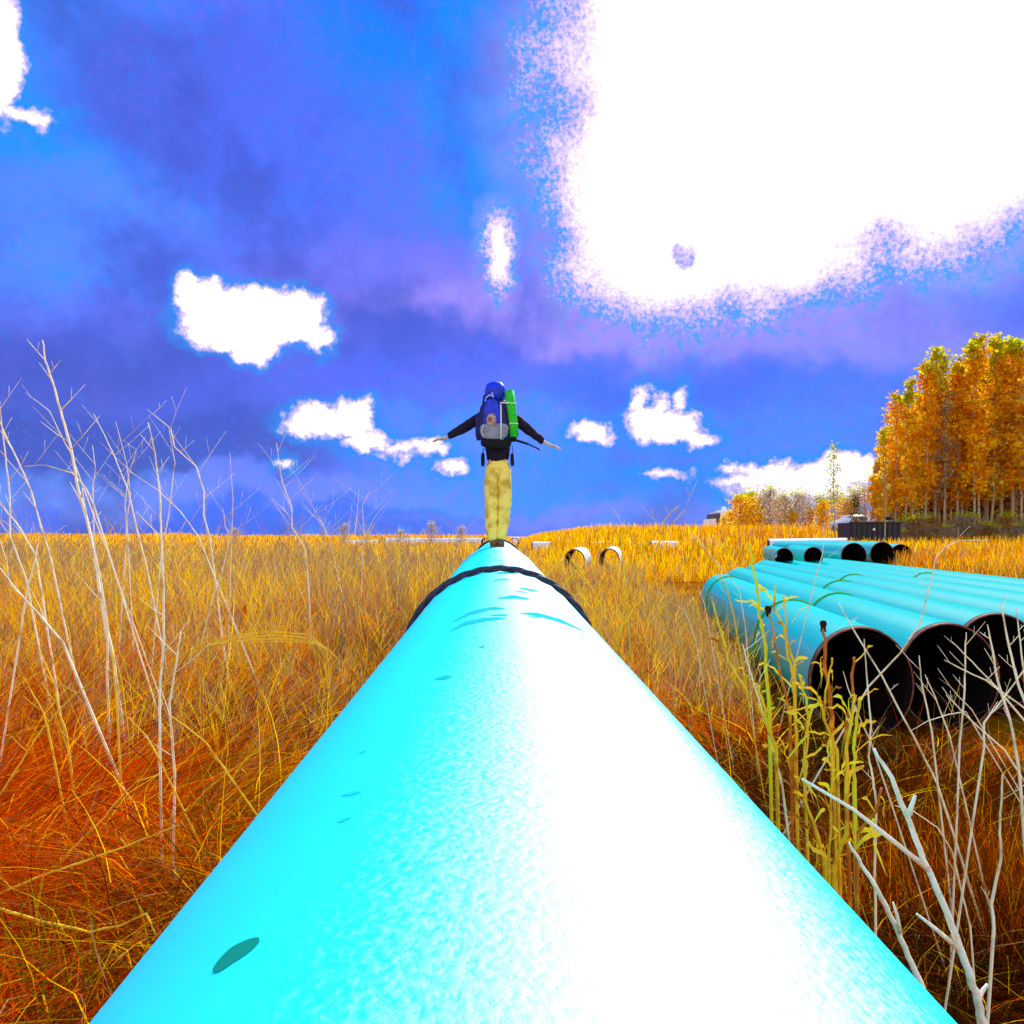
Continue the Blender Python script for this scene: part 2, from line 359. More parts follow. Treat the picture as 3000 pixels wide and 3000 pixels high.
# tussock tops, standing
x, y = wedge(110000, 2.2, 26, power=.7)
k = rng.random(len(x)) < (.06 + .94 * smoothstep(.45, .62, vnoise(x, y, 1.0, 8))) * np.where(x < 0, 1, .75) * np.where((x > .9) & (y < 7.4), .16, 1); x, y = x[k], y[k]; x, y = keep(x, y)
n = len(x); far = smoothstep(5, 14, y)
cB = pick(n, dict(R=3.2 * (1 - far) + .05, O=1.0, L=.5, G=.15 + 1.5 * far, T=.35 + .9 * far * (vnoise(x, y, .3, 9)), B=.45 * (1 - far) + .05 + 5 * (x > .5) * (y < 5.5)))  # near right: extra dark brown blades, grass shade painted in
L = (.28 + .42 * rng.random(n)) * (.55 + .9 * vnoise(x, y, 1.3, 31)); w = np.maximum(.0028, .0010 * y) * (.7 + .6 * rng.random(n))
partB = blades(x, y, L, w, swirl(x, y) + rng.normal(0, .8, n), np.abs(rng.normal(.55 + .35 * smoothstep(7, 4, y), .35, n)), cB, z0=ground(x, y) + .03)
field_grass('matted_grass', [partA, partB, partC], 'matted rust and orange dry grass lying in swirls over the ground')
# golden standing grass of the middle distance and far field
parts = []
x, y = wedge(110000, 6, 40, power=.25); k = ~((x > 1.2) & (y < 6.6 + 2.2 * rng.random(len(x)))) & ((vnoise(x, y, .75, 61) > .5 - .4 * smoothstep(8, 17, y)) | (rng.random(len(x)) < .12)); x, y = x[k], y[k]; x, y = keep(x, y); n = len(x); gold = smoothstep(-.27, -.36, x / y); tp = smoothstep(.33, .2, np.abs(x / y + .16)); pt = vnoise(x, y, .22, 11)
tall = np.where(x < 0, .9, .6) * (.6 + .4 * smoothstep(7, 14, y))
cG = pick(n, dict(G=.3 + 2.0 * smoothstep(.35, .7, pt) + 9 * gold, O=1.5, T=.3 + .8 * smoothstep(.6, .3, pt) + 2 * tp, L=.4, R=4.5 * smoothstep(17, 8, y) * smoothstep(.4, .6, vnoise(x, y, .9, 33)), B=1.2 * smoothstep(16, 7, y) * smoothstep(.5, .3, vnoise(x, y, 1.3, 34))))
parts.append(blades(x, y, (.35 + .5 * rng.random(n)) * tall * (.45 + 1.1 * vnoise(x, y, .8, 32)), np.maximum(.006, .0010 * y) * (.6 + .8 * rng.random(n)), rng.random(n) * 6.28, np.abs(rng.normal(.2, .22, n)), cG))
x, y = wedge(90000, 34, 190, power=.1); n = len(x); pt = vnoise(x, y, .08, 12)
cG = pick(n, dict(G=3.0, O=1.0 + 1.4 * (x > 14), T=.5 + .8 * (pt > .55), L=.7))
parts.append(blades(x, y, (.55 + .5 * rng.random(n)) + .25 * (x < 0), .0016 * y * (.6 + .8 * rng.random(n)), rng.random(n) * 6.28, np.abs(rng.normal(.15, .2, n)), cG, K=3))
# bank behind the stack and in front of the grove
x = rng.uniform(8, 42, 26000); y = rng.uniform(13, 64, 26000); k = (x - stackline(y) > 6.9); x, y = x[k], y[k]; n = len(x)
cG = pick(n, dict(T=2.0 * (y > 30) + .5, O=1.5, R=1.3, G=.5, L=.6))
parts.append(blades(x, y, .35 + .5 * rng.random(n), .0013 * y * (.6 + .8 * rng.random(n)), rng.random(n) * 6.28, np.abs(rng.normal(.35, .3, n)), cG, K=3))
field_grass('tall_grass', parts, 'golden and tawny tall grass standing out to the horizon')
# thin grey-brown twigs tangled over the grass
def twigs(n0, d0, d1, power, hmin, hmax, wt, xf=None):
    x, y = wedge(n0, d0, d1, power=power)
    if xf is not None: k = xf(x, y); x, y = x[k], y[k]
    x, y = keep(x, y); n = len(x); out = []
    L = hmin + (hmax - hmin) * rng.random(n); ang = rng.random(n) * 6.28; lean = np.abs(rng.normal(.28, .25, n)); cc = pick(n, wt)
    w = np.maximum(.0035, .0009 * y)
    out.append(blades(x, y, L, w, ang, lean, cc, K=4))
    for q in range(3):
        t = .35 + .5 * rng.random(n); bx = x + np.cos(ang) * L * np.sin(lean) * t ** 1.3; by = y + np.sin(ang) * L * np.sin(lean) * t ** 1.3; bz = ground(x, y) + L * np.cos(lean) * t * .82
        out.append(blades(bx, by, L * .35, w * .7, rng.random(n) * 6.28, .5 + .4 * rng.random(n), cc, K=3, z0=bz))
    return out
tw = twigs(6000, 3.2, 9, .8, .3, .75, dict(T=2, G=.9, O=.8), lambda x, y: (x < -.4))
tw += twigs(8000, 6, 24, .4, .5, 1.15, dict(T=2.0, G=1.6, O=.6), lambda x, y: ~((x > 1.2) & (y < 6.8 + 2.4 * rng.random(len(x)))))
tw += twigs(700, 3.0, 8, .8, .2, .5, dict(T=2, G=.4, O=.8), lambda x, y: (x > .8))
tw += twigs(3200, 7, 32, .3, .9, 2.0, dict(T=3, G=.8), lambda x, y: (x < -.1 * y) & (rng.random(len(x)) < .25 + vnoise(x, y, .5, 40)))
tw += twigs(4000, 14, 70, .3, .9, 1.8, dict(T=3, G=.5), lambda x, y: (x < 1.0))
yq = rng.uniform(8.4, 19, 1500); xq = stackline(yq) - .62 - rng.random(1500) * 1.1; q_ = len(xq)
for h_, w_ in ((1.05, .006), (.8, .009)): tw.append(blades(xq + rng.normal(0, .1, q_), yq, h_ * (.5 + .5 * rng.random(q_)), np.maximum(w_, .0009 * yq), rng.random(q_) * 6.28, np.abs(rng.normal(.25, .25, q_)), pick(q_, dict(T=3, G=.6, L=.6))))
xq = rng.uniform(1.5, 4.0, 1300); yq = rng.uniform(23.5, 27, 1300); tw.append(blades(xq, yq, .8 + .7 * rng.random(1300), .022 * np.ones(1300), rng.random(1300) * 6.28, np.abs(rng.normal(.2, .25, 1300)), pick(1300, dict(T=3, G=2, O=1))))
field_grass('dry_weeds', tw, 'tangle of thin grey and straw coloured weed stems over the grass')
# sparse cover around and behind the viewpoint
x = rng.uniform(-5, 5, 9000); y = rng.uniform(-4, 2.2, 9000); x, y = keep(x, y); n = len(x)
field_grass('short_grass', [blades(x, y, .25 + .3 * rng.random(n), .005 * np.ones(n), swirl(x, y) + rng.normal(0, .5, n), np.clip(rng.normal(1.1, .25, n), .3, 1.5), pick(n, dict(O=2, R=1, L=1, B=.6)))], 'rust coloured flattened grass beside the near end of the pipe')

# ------------------------------------------------------------ pipes
def pipe_material(name, colr, bump=.15, rough=.34, gl=.1):
    m = bpy.data.materials.new(name); m.use_nodes = True; t = m.node_tree; b = t.nodes['Principled BSDF']
    tx = t.nodes.new('ShaderNodeTexCoord')
    def no(s, d, st=None):
        q = t.nodes.new('ShaderNodeTexNoise'); q.inputs['Scale'].default_value = s; q.inputs['Detail'].default_value = d
        mp = t.nodes.new('ShaderNodeMapping'); mp.inputs['Scale'].default_value = st or (1, 1, 1)
        t.links.new(tx.outputs['Object'], mp.inputs[0]); t.links.new(mp.outputs[0], q.inputs[0]); return q
    a = no(5, 4); f = no(110, 5)
    mx = t.nodes.new('ShaderNodeMix'); mx.data_type = 'RGBA'; mx.inputs[6].default_value = (*colr, 1)
    mx.inputs[7].default_value = (colr[0], colr[1] * .86, colr[2] * .93, 1); t.links.new(a.outputs[0], mx.inputs[0]); 
    mr = t.nodes.new('ShaderNodeMapRange'); mr.inputs[3].default_value = rough - .05; mr.inputs[4].default_value = rough + .10
    mr.inputs[1].default_value = .3; mr.inputs[2].default_value = .7; t.links.new(f.outputs[0], mr.inputs[0])
    gs = t.nodes.new('ShaderNodeBsdfGlossy'); gs.distribution = 'BECKMANN'; gs.inputs[0].default_value = (1, 1, 1, 1); df = t.nodes.new('ShaderNodeBsdfDiffuse'); mm = t.nodes.new('ShaderNodeMixShader'); mm.inputs[0].default_value = gl
    t.links.new(mx.outputs[2], df.inputs[0]); t.links.new(mr.outputs[0], gs.inputs['Roughness']); t.links.new(df.outputs[0], mm.inputs[1]); t.links.new(gs.outputs[0], mm.inputs[2])
    t.nodes.remove(b); t.links.new(mm.outputs[0], t.nodes['Material Output'].inputs[0])
    bp = t.nodes.new('ShaderNodeBump'); bp.inputs['Strength'].default_value = bump; bp.inputs['Distance'].default_value = .004
    t.links.new(f.outputs[0], bp.inputs['Height']); t.links.new(bp.outputs[0], gs.inputs['Normal'])
    return m
m_pipe = pipe_material('main_coating', (.0, .90, .90), bump=.36, rough=.58, gl=.21)
m_pipe2 = pipe_material('stack_coating', (.0, .56, .45), bump=.05, rough=.24, gl=.16)
m_pale = pipe_material('pale_coating', (.75, .80, .74), bump=.05, rough=.5, gl=.05)
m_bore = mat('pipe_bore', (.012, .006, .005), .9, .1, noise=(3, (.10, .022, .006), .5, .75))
m_rim = mat('bare_steel_rim', (.16, .035, .02), .7, .3, noise=(20, (.30, .10, .05), .45, .7))
def pipe(name, A, B, r, label, cat='pipe', group=None, m=None, sx=1.0, segs=64, wall=.02, rings=(), cutback=.07):
    A = Vector(A); B = Vector(B); L = (B - A).length
    e = empty(name, A); e.rotation_euler = (B - A).to_track_quat('Y', 'Z').to_euler()
    def shell(r0, y0, y1, inward=False, steps=2):
        V, Fs = [], []
        for i in range(steps):
            yy = y0 + (y1 - y0) * i / (steps - 1)
            for k in range(segs):
                a = 2 * math.pi * k / segs; V.append((r0 * sx * math.cos(a), yy, r0 * math.sin(a)))
        for i in range(steps - 1):
            for k in range(segs):
                k2 = (k + 1) % segs; q = (i * segs + k, (i + 1) * segs + k, (i + 1) * segs + k2, i * segs + k2); Fs.append(q[::-1] if inward else q)
        return V, Fs
    def add(mb, Vf):
        b = len(mb.V); mb.V += [Vector(q) for q in Vf[0]]; mb.F += [tuple(b + i for i in f) for f in Vf[1]]
    body = MB(); add(body, shell(r, cutback, L - cutback, steps=12)); ob = body.build('pipe_wall', m or m_pipe2, e, True)
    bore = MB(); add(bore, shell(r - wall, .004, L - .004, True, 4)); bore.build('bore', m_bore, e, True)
    for (ya, yb, out) in ((0, cutback, 0), (L, L - cutback, L)):
        rim = MB(); V1 = shell(r - .005, ya, yb); add(rim, V1)
        b = len(rim.V)
        for rr in (r - .005, r - wall):
            for k in range(segs):
                a = 2 * math.pi * k / segs; rim.V.append(Vector((rr * sx * math.cos(a), ya, rr * math.sin(a))))
        for k in range(segs): k2 = (k + 1) % segs; rim.F.append((b + k, b + k2, b + segs + k2, b + segs + k))
        b = len(rim.V)                                        # coating edge step
        for rr in (r, r - .005):
            for k in range(segs):
                a = 2 * math.pi * k / segs; rim.V.append(Vector((rr * sx * math.cos(a), yb, rr * math.sin(a))))
        for k in range(segs): k2 = (k + 1) % segs; rim.F.append((b + k, b + k2, b + segs + k2, b + segs + k))
        rim.build('rim', m_rim, e, True)
    for yy in rings:
        rg = MB(); pts = []
        for k in range(49):
            a = math.pi * (-.15 + 1.3 * k / 48); pts.append(((r + .012) * sx * math.cos(a), yy, (r + .012) * math.sin(a)))
        rg.tube(pts, .014, 6); rg.build('spacer_ring', m_ring, e, True)
    tag(e, label, cat, group); return e
m_ring = mat('spacer_cord', (.10, .42, .02), .8, .2)
def mc(y): return Vector((MX0 + MSX * y, y, MZ0 + MSZ * y))                  # crown of the main pipe
down = Vector((0, 0, MR_))
pm = pipe('large_pipe', mc(-2.6) - down, mc(MEND) - down, MR_, 'long bright cyan pipe in the middle, a person standing on its far end', m=m_pipe, segs=160, wall=.015)
pipe('far_pipe_length', mc(MEND + .01) - down, Vector((-.345, 19, 1.893)) - down, MR_, 'next length of the cyan pipe behind the feet of the standing person', m=m_pipe, segs=96, wall=.015)
# scuffs: thin smears of rubbed paint on the coating
m_scuff = mat('scuff', (.0, .42, .40), .9, .05); m_smear = mat('green_smear', (.005, .24, .16), .95, .02)
def axis_pt(y, th, off=.0008):
    cc = mc(y) - down; return cc + Vector((math.sin(th) * (MR_ + off), 0, math.cos(th) * (MR_ + off)))
def solve(px, py):
    """the point of the main pipe seen in direction (px, py)"""
    o = Vector((0, 0, CZ)); dr = Vector(((px - 1500) / F, 1, -(py - HY) / F))
    lo, hi = 0.15, 12; f = lambda s: (lambda p: (p - (mc(p.y) - down)).xz.length - MR_)(o + dr * s)
    pv = lo
    for i in range(1, 1200):
        s = lo + (hi - lo) * i / 1200
        if f(s) < 0:
            for _ in range(30):
                md = (pv + s) / 2
                if f(md) < 0: s = md
                else: pv = md
            return o + dr * pv
        pv = s
    return None
def smear(pts, hw, m, parent, name='scuff_mark'):
    """pts px path; hw half height in px"""
    mb = MB(); n = len(pts) * 5
    P2 = []
    for i in range(n + 1):
        t = i / n * (len(pts) - 1); k = min(int(t), len(pts) - 2); f = t - k
        a, b = pts[k], pts[k + 1]; P2.append((a[0] + (b[0] - a[0]) * f, a[1] + (b[1] - a[1]) * f, i / n))
    rows = []
    for (x_, y_, t) in P2:
        w_ = hw * (max(.04, math.sin(math.pi * t)) ** (.6 if hw < 20 else .4)) * (random.uniform(.75, 1.15) if hw < 20 else 1)
        row = []
        for k in (-1, 0, 1):
            q = solve(x_ , y_ + k * w_)
            if q is None: return
            cc = mc(q.y) - down; dv = (q - cc); dv.y = 0; row.append(cc + dv.normalized() * (MR_ + .0006))
        rows.append(row)
    b = len(mb.V)
    for r_ in rows: mb.V += r_
    for i in range(len(rows) - 1):
        for k in range(2): mb.F.append((b + 3 * i + k, b + 3 * i + k + 1, b + 3 * i + 3 + k + 1, b + 3 * i + 3 + k))
    o = mb.build(name, m); o.parent = parent; o.matrix_parent_inverse = (Matrix.Translation(parent.location) @ parent.rotation_euler.to_matrix().to_4x4()).inverted()
def z4(L): return [(1200 + a / 3.22, 1550 + b / 3.22) for a, b in L]
for pts, hw in (([(380, 970), (520, 895), (700, 855), (910, 840)], 7), ([(400, 880), (560, 800), (760, 750), (905, 750)], 6),
                ([(760, 815), (940, 812)], 3), ([(1040, 795), (1200, 805), (1420, 865), (1660, 970)], 6), ([(1110, 828), (1260, 835)], 2.5),
                ([(825, 655), (980, 640), (1150, 665)], 5), ([(1030, 555), (1220, 590)], 4), ([(985, 585), (1120, 600)], 2),
                ([(780, 495), (830, 478), (955, 474)], 3), ([(800, 420), (920, 415), (1030, 420)], 3), ([(840, 330), (900, 328)], 1.6), ([(820, 300), (880, 296)], 1.4),
                ([(240, 1420), (400, 1390)], 6), ([(655, 1120), (710, 1105)], 3)):
    smear(z4(pts), hw, m_scuff, pm)
smear([(625, 2845), (680, 2800), (760, 2755)], 24, m_smear, pm, 'green_smudge')
for pts, hw in (([(1000, 2332), (1060, 2320)], 4), ([(990, 2410), (1030, 2395)], 4), ([(1052, 2208), (1072, 2200)], 3)): smear(pts, hw, mat('faint_smear', (.0, .55, .62), .9, .1), pm)

# ropes round the main pipe: three twisted strands
m_rope = mat('black_rope', (.012, .008, .022), .55, .6, noise=(90, (.05, .035, .08), .5, .7))
def rope(y0, r, label, tilt=0):
    cc = mc(y0) - down; e = empty('rope', cc); RR = MR_ + r + .001; N = 420
    for s in range(3):
        pts = []
        for i in range(N + 1):
            a = 2 * math.pi * i / N; ph = a * (RR / (r * 2.6)) + 2 * math.pi * s / 3; ph = round(RR / (r * 2.6)) * a + 2 * math.pi * s / 3
            rr = RR + .48 * r * math.cos(ph); pts.append((rr * math.sin(a), .48 * r * math.sin(ph) + tilt * math.sin(a), rr * math.cos(a)))
        MB().tube(pts, r * .56, 7, cap=False).build('strand', m_rope, e, True)
    tag(e, label, 'rope')
rope(4.43, .019, 'black twisted rope looped round the cyan pipe, the nearer of the two')
b_ = Vector((-.34, 18.6, 1.893)) - down; e = empty('rope', b_)
for s_i in range(3):
    pts = []
    for i in range(241):
        a = 2 * math.pi * i / 240; ph = 40 * a + 2 * math.pi * s_i / 3; rr = MR_ + .03 + .012 * math.cos(ph); pts.append((rr * math.sin(a), .012 * math.sin(ph), rr * math.cos(a)))
    MB().tube(pts, .016, 6, cap=False).build('strand', m_rope, e, True)
tag(e, 'black rope round the cyan pipe just behind the feet of the person', 'rope')

# stack of pipes to the right
dirS = Vector((.14, 1, 0))
st = [(7.3, 0, 10.2, ''), (7.62, 1, 13.5, ''), (8.6, 2, 15.5, ''), (8.2, 3, 19.5, ''), (8.3, 4, 23.5, ''), (8.0, 5, 27, ''), (8.4, 6, 31, '')]
whr = ['whose black open mouth is nearest the camera', 'lying tight behind the nearest one, mouth behind dry stalks', 'with its mouth cut off by the picture edge',
       'showing as a band, right behind the one cut off by the picture edge', 'showing as a narrow band with a green cord, fifth counting from the nearest', 'showing as a narrow band, next to the rearmost of its stack', 'rearmost of its stack, along the rusty grass bank']
rg = [(3.0, 9.0), (3.9,), (6.2,), (9,), (2.6,), (4.0, 10,), ()]
for (d0, k, L_, w_), lab, rr_ in zip(st, whr, rg):
    z = .63
    A = Vector((stackline(d0) + k * .945 + .02, d0, z)); 
    pipe('stacked_pipe', A, A + dirS * L_, .53, 'turquoise pipe ' + lab, group='turquoise pipes stacked side by side', sx=.88, rings=rr_)
# pipes beyond the stack
for i, (px, topy, d0, L_, lab) in enumerate([(2502, 1590, 29, 11, 'biggest dark mouth'), (2585, 1587, 31, 10, 'dark mouth right of the biggest one'), (2640, 1594, 32.5, 9, 'rightmost dark mouth, half buried'),
        (2383, 1602, 27, 7, 'smaller mouth left of the biggest one'), (2297, 1605, 27, 7, 'leftmost small dark mouth')]):
    r_ = .5 if d0 > 28 else .34; A = P(px, topy, d0); A.z -= r_; pipe('distant_pipe', A, A + Vector((.09 if r_ > .4 else .26, 1, .0)) * L_, r_, 'turquoise pipe beyond the stack, ' + lab, group='pipes beyond the stack', sx=.92, segs=40)
A = P(2250, 1579, 44); B = P(2482, 1576, 43); A.z -= .5; B.z -= .5
pipe('distant_pipe', A, B, .5, 'pale pipe lying crossways behind the distant row of mouths', group='pipes beyond the stack', m=m_pale, segs=40)
for px, topy, d0, s, lab in ((1683, 1600, 27.5, .28, 'left'), (1785, 1598, 28.5, .28, 'right')):
    A = P(px, topy + 8, d0); A.z -= .44; pipe('white_pipe', A, A + Vector((s * .7, 1, .02)) * 2.2, .44, f'white rimmed open pipe in the grass right of the person, {lab} one of the two', m=m_pale, sx=.86, segs=40, group='two white pipes in the grass', wall=.05, cutback=.01)
far = [(1010, 1112, 1583, 90, 'short bit left of the weeds'), (1128, 1420, 1577, 88, 'longest, left of the person'), (1500, 1524, 1573, 92, 'stub just right of the feet'), (1558, 1616, 1587, 60, 'below the end of the golden rise'),
       (1735, 1842, 1586, 56, 'below the middle of the golden rise'), (1905, 1990, 1585, 52, 'half hidden at the right of the golden rise')]
for a, b, ty, d, lab in far:
    A = P(a, ty, d); B = P(b, ty, d); A.z -= .45; B.z -= .45
    pipe('far_pipe', A, B, .45, 'pale pipe low on the horizon, ' + lab, m=m_pale, segs=24, group='pale pipes on the horizon', wall=.03)
for px, d, lab in ((1422, 60, 'left'), (1507, 58, 'right')):
    A = P(px, 1575, d); A.z -= .35; pipe('small_pipe', A, A + Vector((0, 1, 0)) * 3, .35, f'small brown pipe end on the horizon just {lab} of the feet', segs=24, group='brown pipe ends by the feet', m=mat('rust_coat', (.35, .2, .12)), wall=.06)

# ------------------------------------------------------------ white building, container, car
m_white = mat('white_wall', (.9, .9, .88), .7, .2, noise=(1, (.8, .8, .8), .4, .7)); m_dark = mat('dark_panel', (.07, .08, .09), .6, .3)
d = 120; s_ = d / F; bl = P(2105, 1532, d); bl.z = gz(bl.x, bl.y); e = empty('white_building', bl)
def bx(a, b, top, dep=6, y=0, base=1534):
    x0 = (a - 1500) * s_ - bl.x; x1 = (b - 1500) * s_ - bl.x; zt = CZ - (top - HY) * s_ - bl.z; return ((x0 + x1) / 2, y, zt / 2), (x1 - x0, dep, zt)
w = MB(); 
for a, b, t_, yy in ((2094, 2112, 1502, 0), (2112, 2132, 1496, .02), (2075, 2084, 1521, .03)): w.box(*bx(a, b, t_, y=yy))
w.build('wall', m_white, e)
w = MB(); w.box(*bx(2084, 2094, 1506, y=-.2)); w.build('dark_bay', m_dark, e)
w = MB(); cc, sz = bx(2113, 2127, 1484); w.lathe([(0, sz[2]), (.3, sz[2] - .03), (.37, sz[2] - .3), (.37, 0)][::-1], 20, (cc[0], 0, 0)); w.build('round_tank', m_white, e, True)
w = MB(); w.box(*bx(2094.5, 2111, 1500.5, dep=6.3)); w.box(*bx(2113, 2131, 1494.5, dep=6.3)); w.build('roof', mat('roof_white', (.82, .83, .84), .6), e)
tag(e, 'white stepped industrial building on the horizon left of the yellow shrubs', 'building')
bl2 = P(2167, 1530, 125); bl2.z = gz(bl2.x, bl2.y); e = empty('storage_tower', bl2); h_ = CZ - (1450 - HY) * 125 / F - bl2.z
w = MB(); w.box((0, 0, h_ / 2), (1.25, 1.2, h_)); w.build('shaft', m_white, e)
w = MB(); w.box((0, 0, h_ + .06), (1.34, 1.3, .12)); w.build('cap', m_white, e); w = MB(); w.box((-.67, 0, h_ / 2), (.07, .9, h_ * .98)); w.build('dark_strip', m_dark, e)  # dark upright strip down the left side of the shaft
tag(e, 'narrow white tower rising behind a yellow shrub', 'tower')
d = 47; c0 = P(2565, 1567, d); e = empty('dark_container', (c0.x, d, c0.z - .35)); W = 150 / F * d; H = 38 / F * d + .3
w = MB(); w.box((0, .9, H / 2), (W, 1.8, H)); w.build('container_wall', mat('black_steel', (.008, .009, .012), .5, .4, noise=(3, (.03, .025, .02), .45, .7)), e, bevel=.02)
w = MB(); [w.box((-W / 2 + .15 + i * (W - .3) / 9, -.03, H / 2), (.07, .056, H * .94)) for i in range(10)]; w.build('rib', mat('rib_steel', (.02, .02, .025), .5), e)
w = MB(); w.box((0, -.03, H + .02), (W + .06, .1, .09)); w.build('top_rail', mat('rail', (.03, .02, .02), .5), e)
w = MB(); w.box((-.12, -.066, H * .63), (.13, .015, .12)); w.build('white_plate', m_white, e)
tag(e, 'black ribbed steel container at the foot of the autumn grove', 'container')
def car(px, d, label, roofc):
    p = P(px, 1530, d); z = CZ - (1508 - HY) * d / F - 1.5; e = empty('parked_car', (p.x, d, z))
    hull = MB(); prof = [(-.85, .35), (-.9, .6), (-.86, .95), (-.7, 1.0), (-.58, 1.46), (-.4, 1.5), (.4, 1.5), (.58, 1.46), (.7, 1.0), (.86, .95), (.9, .6), (.85, .35)]
    V = []; 
    ends = [(0, .55), (.12, .85), (.5, 1.0), (2.2, 1.0), (3.0, .72), (4.1, .62), (4.3, .4)]
    n = len(prof)
    for (yy, sc2) in ends:
        for (a, b) in prof: V.append(Vector((a * (.92 + .08 * sc2), yy, .35 + (b - .35) * (sc2 if b > .96 else 1) if b > .35 else b)))
    hull.V = V; hull.F = [(i * n + k, i * n + (k + 1) % n, (i + 1) * n + (k + 1) % n, (i + 1) * n + k) for i in range(len(ends) - 1) for k in range(n)] + [tuple(range(n))[::-1], tuple((len(ends) - 1) * n + k for k in range(n))]
    hull.build('body', mat('car_paint', roofc, .3, .6), e, True)
    MB().box((0, .0, 1.2), (1.15, .3, .3)).build('rear_window', mat('glass_dark', (.02, .02, .03), .1, .8), e)
    for s in (-1, 1):
        MB().box((s * .72, -.02, .86), (.22, .1, .16)).build('tail_light', mat('tail_red', (.55, .02, .01), .4), e)
        for yy in (.8, 3.3):
            wh = MB(); wh.tube([(s * .92, yy, .32), (s * .72, yy, .32)], .32, 20); wh.build('wheel', m_dark, e, True)
    tag(e, label, 'car', 'cars behind the black container')
car(2520, 66, 'pale car behind the left end of the black container', (.6, .58, .52)); car(2593, 67, 'white car behind the right part of the black container, between trunks', (.8, .8, .76))

# ------------------------------------------------------------ trees
m_leaf = mat('autumn_leaf', rough=.6, spec=.05, attr=True, transl=.6); m_bark = mat('pale_bark', (.42, .34, .20), .85, .1, noise=(6, (.10, .06, .02), .55, .65))
def tree_proto(seed, H, cr, nleaf, lo, pal, lsize, greentop=.1, limbs=26, trunk_r=.09, shape=1.0):
    rr = random.Random(seed); rg_ = np.random.default_rng(seed)
    tr = MB(); pts = []; bx_, by_ = rr.uniform(-.3, .3), rr.uniform(-.2, .2)
    for i in range(9): t = i / 8; pts.append((bx_ * math.sin(t * 2.5) + rr.uniform(-.05, .05), by_ * t, H * t * .97 - .15 * (i == 0)))
    tr.tube(pts, [trunk_r * (1 - .85 * i / 8) for i in range(9)], 7)
    tips = []
    for k in range(limbs):
        t = lo + (1 - lo) * (k + rr.random()) / limbs; z = H * t * .95; i = min(int(t * 8), 7); b = Vector(pts[i]).lerp(Vector(pts[i + 1]), t * 8 - i)
        a = rr.uniform(0, 6.28); prof = cr * (math.sin(math.pi * min(1, (t - lo) / (1 - lo) * .82 + .16)) ** .7) * rr.uniform(.55, 1.1)
        tip = b + Vector((math.cos(a) * prof, math.sin(a) * prof, prof * rr.uniform(.5, 1.3))); mid = b.lerp(tip, .5) + Vector((0, 0, -.05))
        tr.tube([b, mid, tip], [trunk_r * .3, trunk_r * .2, trunk_r * .06], 4); tips.append((b, tip))
    V, C = [], []
    n = nleaf; idx = rg_.integers(0, len(tips), n); tt = rg_.random(n) ** .6
    B = np.array([tips[i][0] for i in idx]); T = np.array([tips[i][1] for i in idx]); Pn = B + (T - B) * tt[:, None] + rg_.normal(0, .16 * cr + .05, (n, 3))
    a = rg_.normal(size=(n, 3)); a /= np.linalg.norm(a, axis=1, keepdims=True); b = rg_.normal(size=(n, 3)); b = np.cross(a, b); b /= np.linalg.norm(b, axis=1, keepdims=True)
    s = (lsize * (.6 + .8 * rg_.random(n)))[:, None] * .5
    V = np.stack([Pn - a * s, Pn - b * s * .8, Pn + a * s, Pn + b * s * .8], 1).reshape(-1, 3); Q = np.arange(4 * n).reshape(-1, 4)
    pal = np.array(pal); ci = pal[rg_.integers(0, len(pal), n)] * (.7 + .6 * rg_.random((n, 1)))
    gt = (Pn[:, 2] > H * (1 - greentop)) & (rg_.random(n) < .75); ci[gt] = np.array([.62, .62, .01]) * (.6 + .7 * rg_.random((gt.sum(), 1)))
    return pymesh('trunk', tr.V, tr.F), npmesh('crown', V, Q, np.repeat(np.minimum(ci, 1), 4, 0))
def place_tree(proto, x, y, s, name, label, group, first, rz=None, cat='tree', sxy=1.0):
    e = empty(name, (x, y, gz(x, y)), random.uniform(0, 6.28)); e.scale = (s * sxy, s * sxy, s)
    for q, nm, mm in ((0, 'trunk', m_bark), (1, 'crown', m_leaf)):
        me = proto[q]
        if not me.materials: me.materials.append(mm); me.polygons.foreach_set('use_smooth', [q == 0] * len(me.polygons))
        o = bpy.data.objects.new(nm, me); col.objects.link(o); o.parent = e
    tag(e, label, cat, group)
OR = [(1, .40, .0), (1, .52, .0), (1, .32, .0), (1, .72, .01), (1, .60, .01)]; YL = [(1, .65, .0), (1, .6, .0), (.9, .55, .01), (1, .85, .05), (.8, .45, .01)]
BR = [(.75, .28, .0), (.6, .30, .01), (.45, .17, .0), (.65, .38, .02)]; GY = [(.42, .34, .26), (.38, .30, .22), (.6, .45, .12), (.5, .36, .28)]
prot = [tree_proto(1, 15, 1.1, 1900, .24, OR, .26, .07), tree_proto(2, 15, .95, 1600, .22, YL, .24, .15), tree_proto(3, 14, 1.2, 1500, .2, BR + OR[:2], .24, .04),
        tree_proto(4, 15, 1.1, 1500, .25, GY + [(.9, .6, .02)], .20, .2, limbs=34), tree_proto(5, 15, 1.1, 1800, .28, OR + YL, .28, .1), tree_proto(6, 13, 1.5, 2600, .03, BR, .25, 0, limbs=50)]
kinds = ['orange leaved', 'yellow leaved', 'rust brown', 'thin grey twiggy', 'orange and yellow', 'sparse brown']
prof_x = [2520, 2545, 2570, 2590, 2612, 2640, 2665, 2700, 2755, 2790, 2820, 2870, 2920, 2960, 3000, 3200]
prof_y = [1490, 1420, 1330, 1240, 1125, 1190, 1100, 1075, 1010, 1090, 1035, 990, 962, 985, 995, 960]
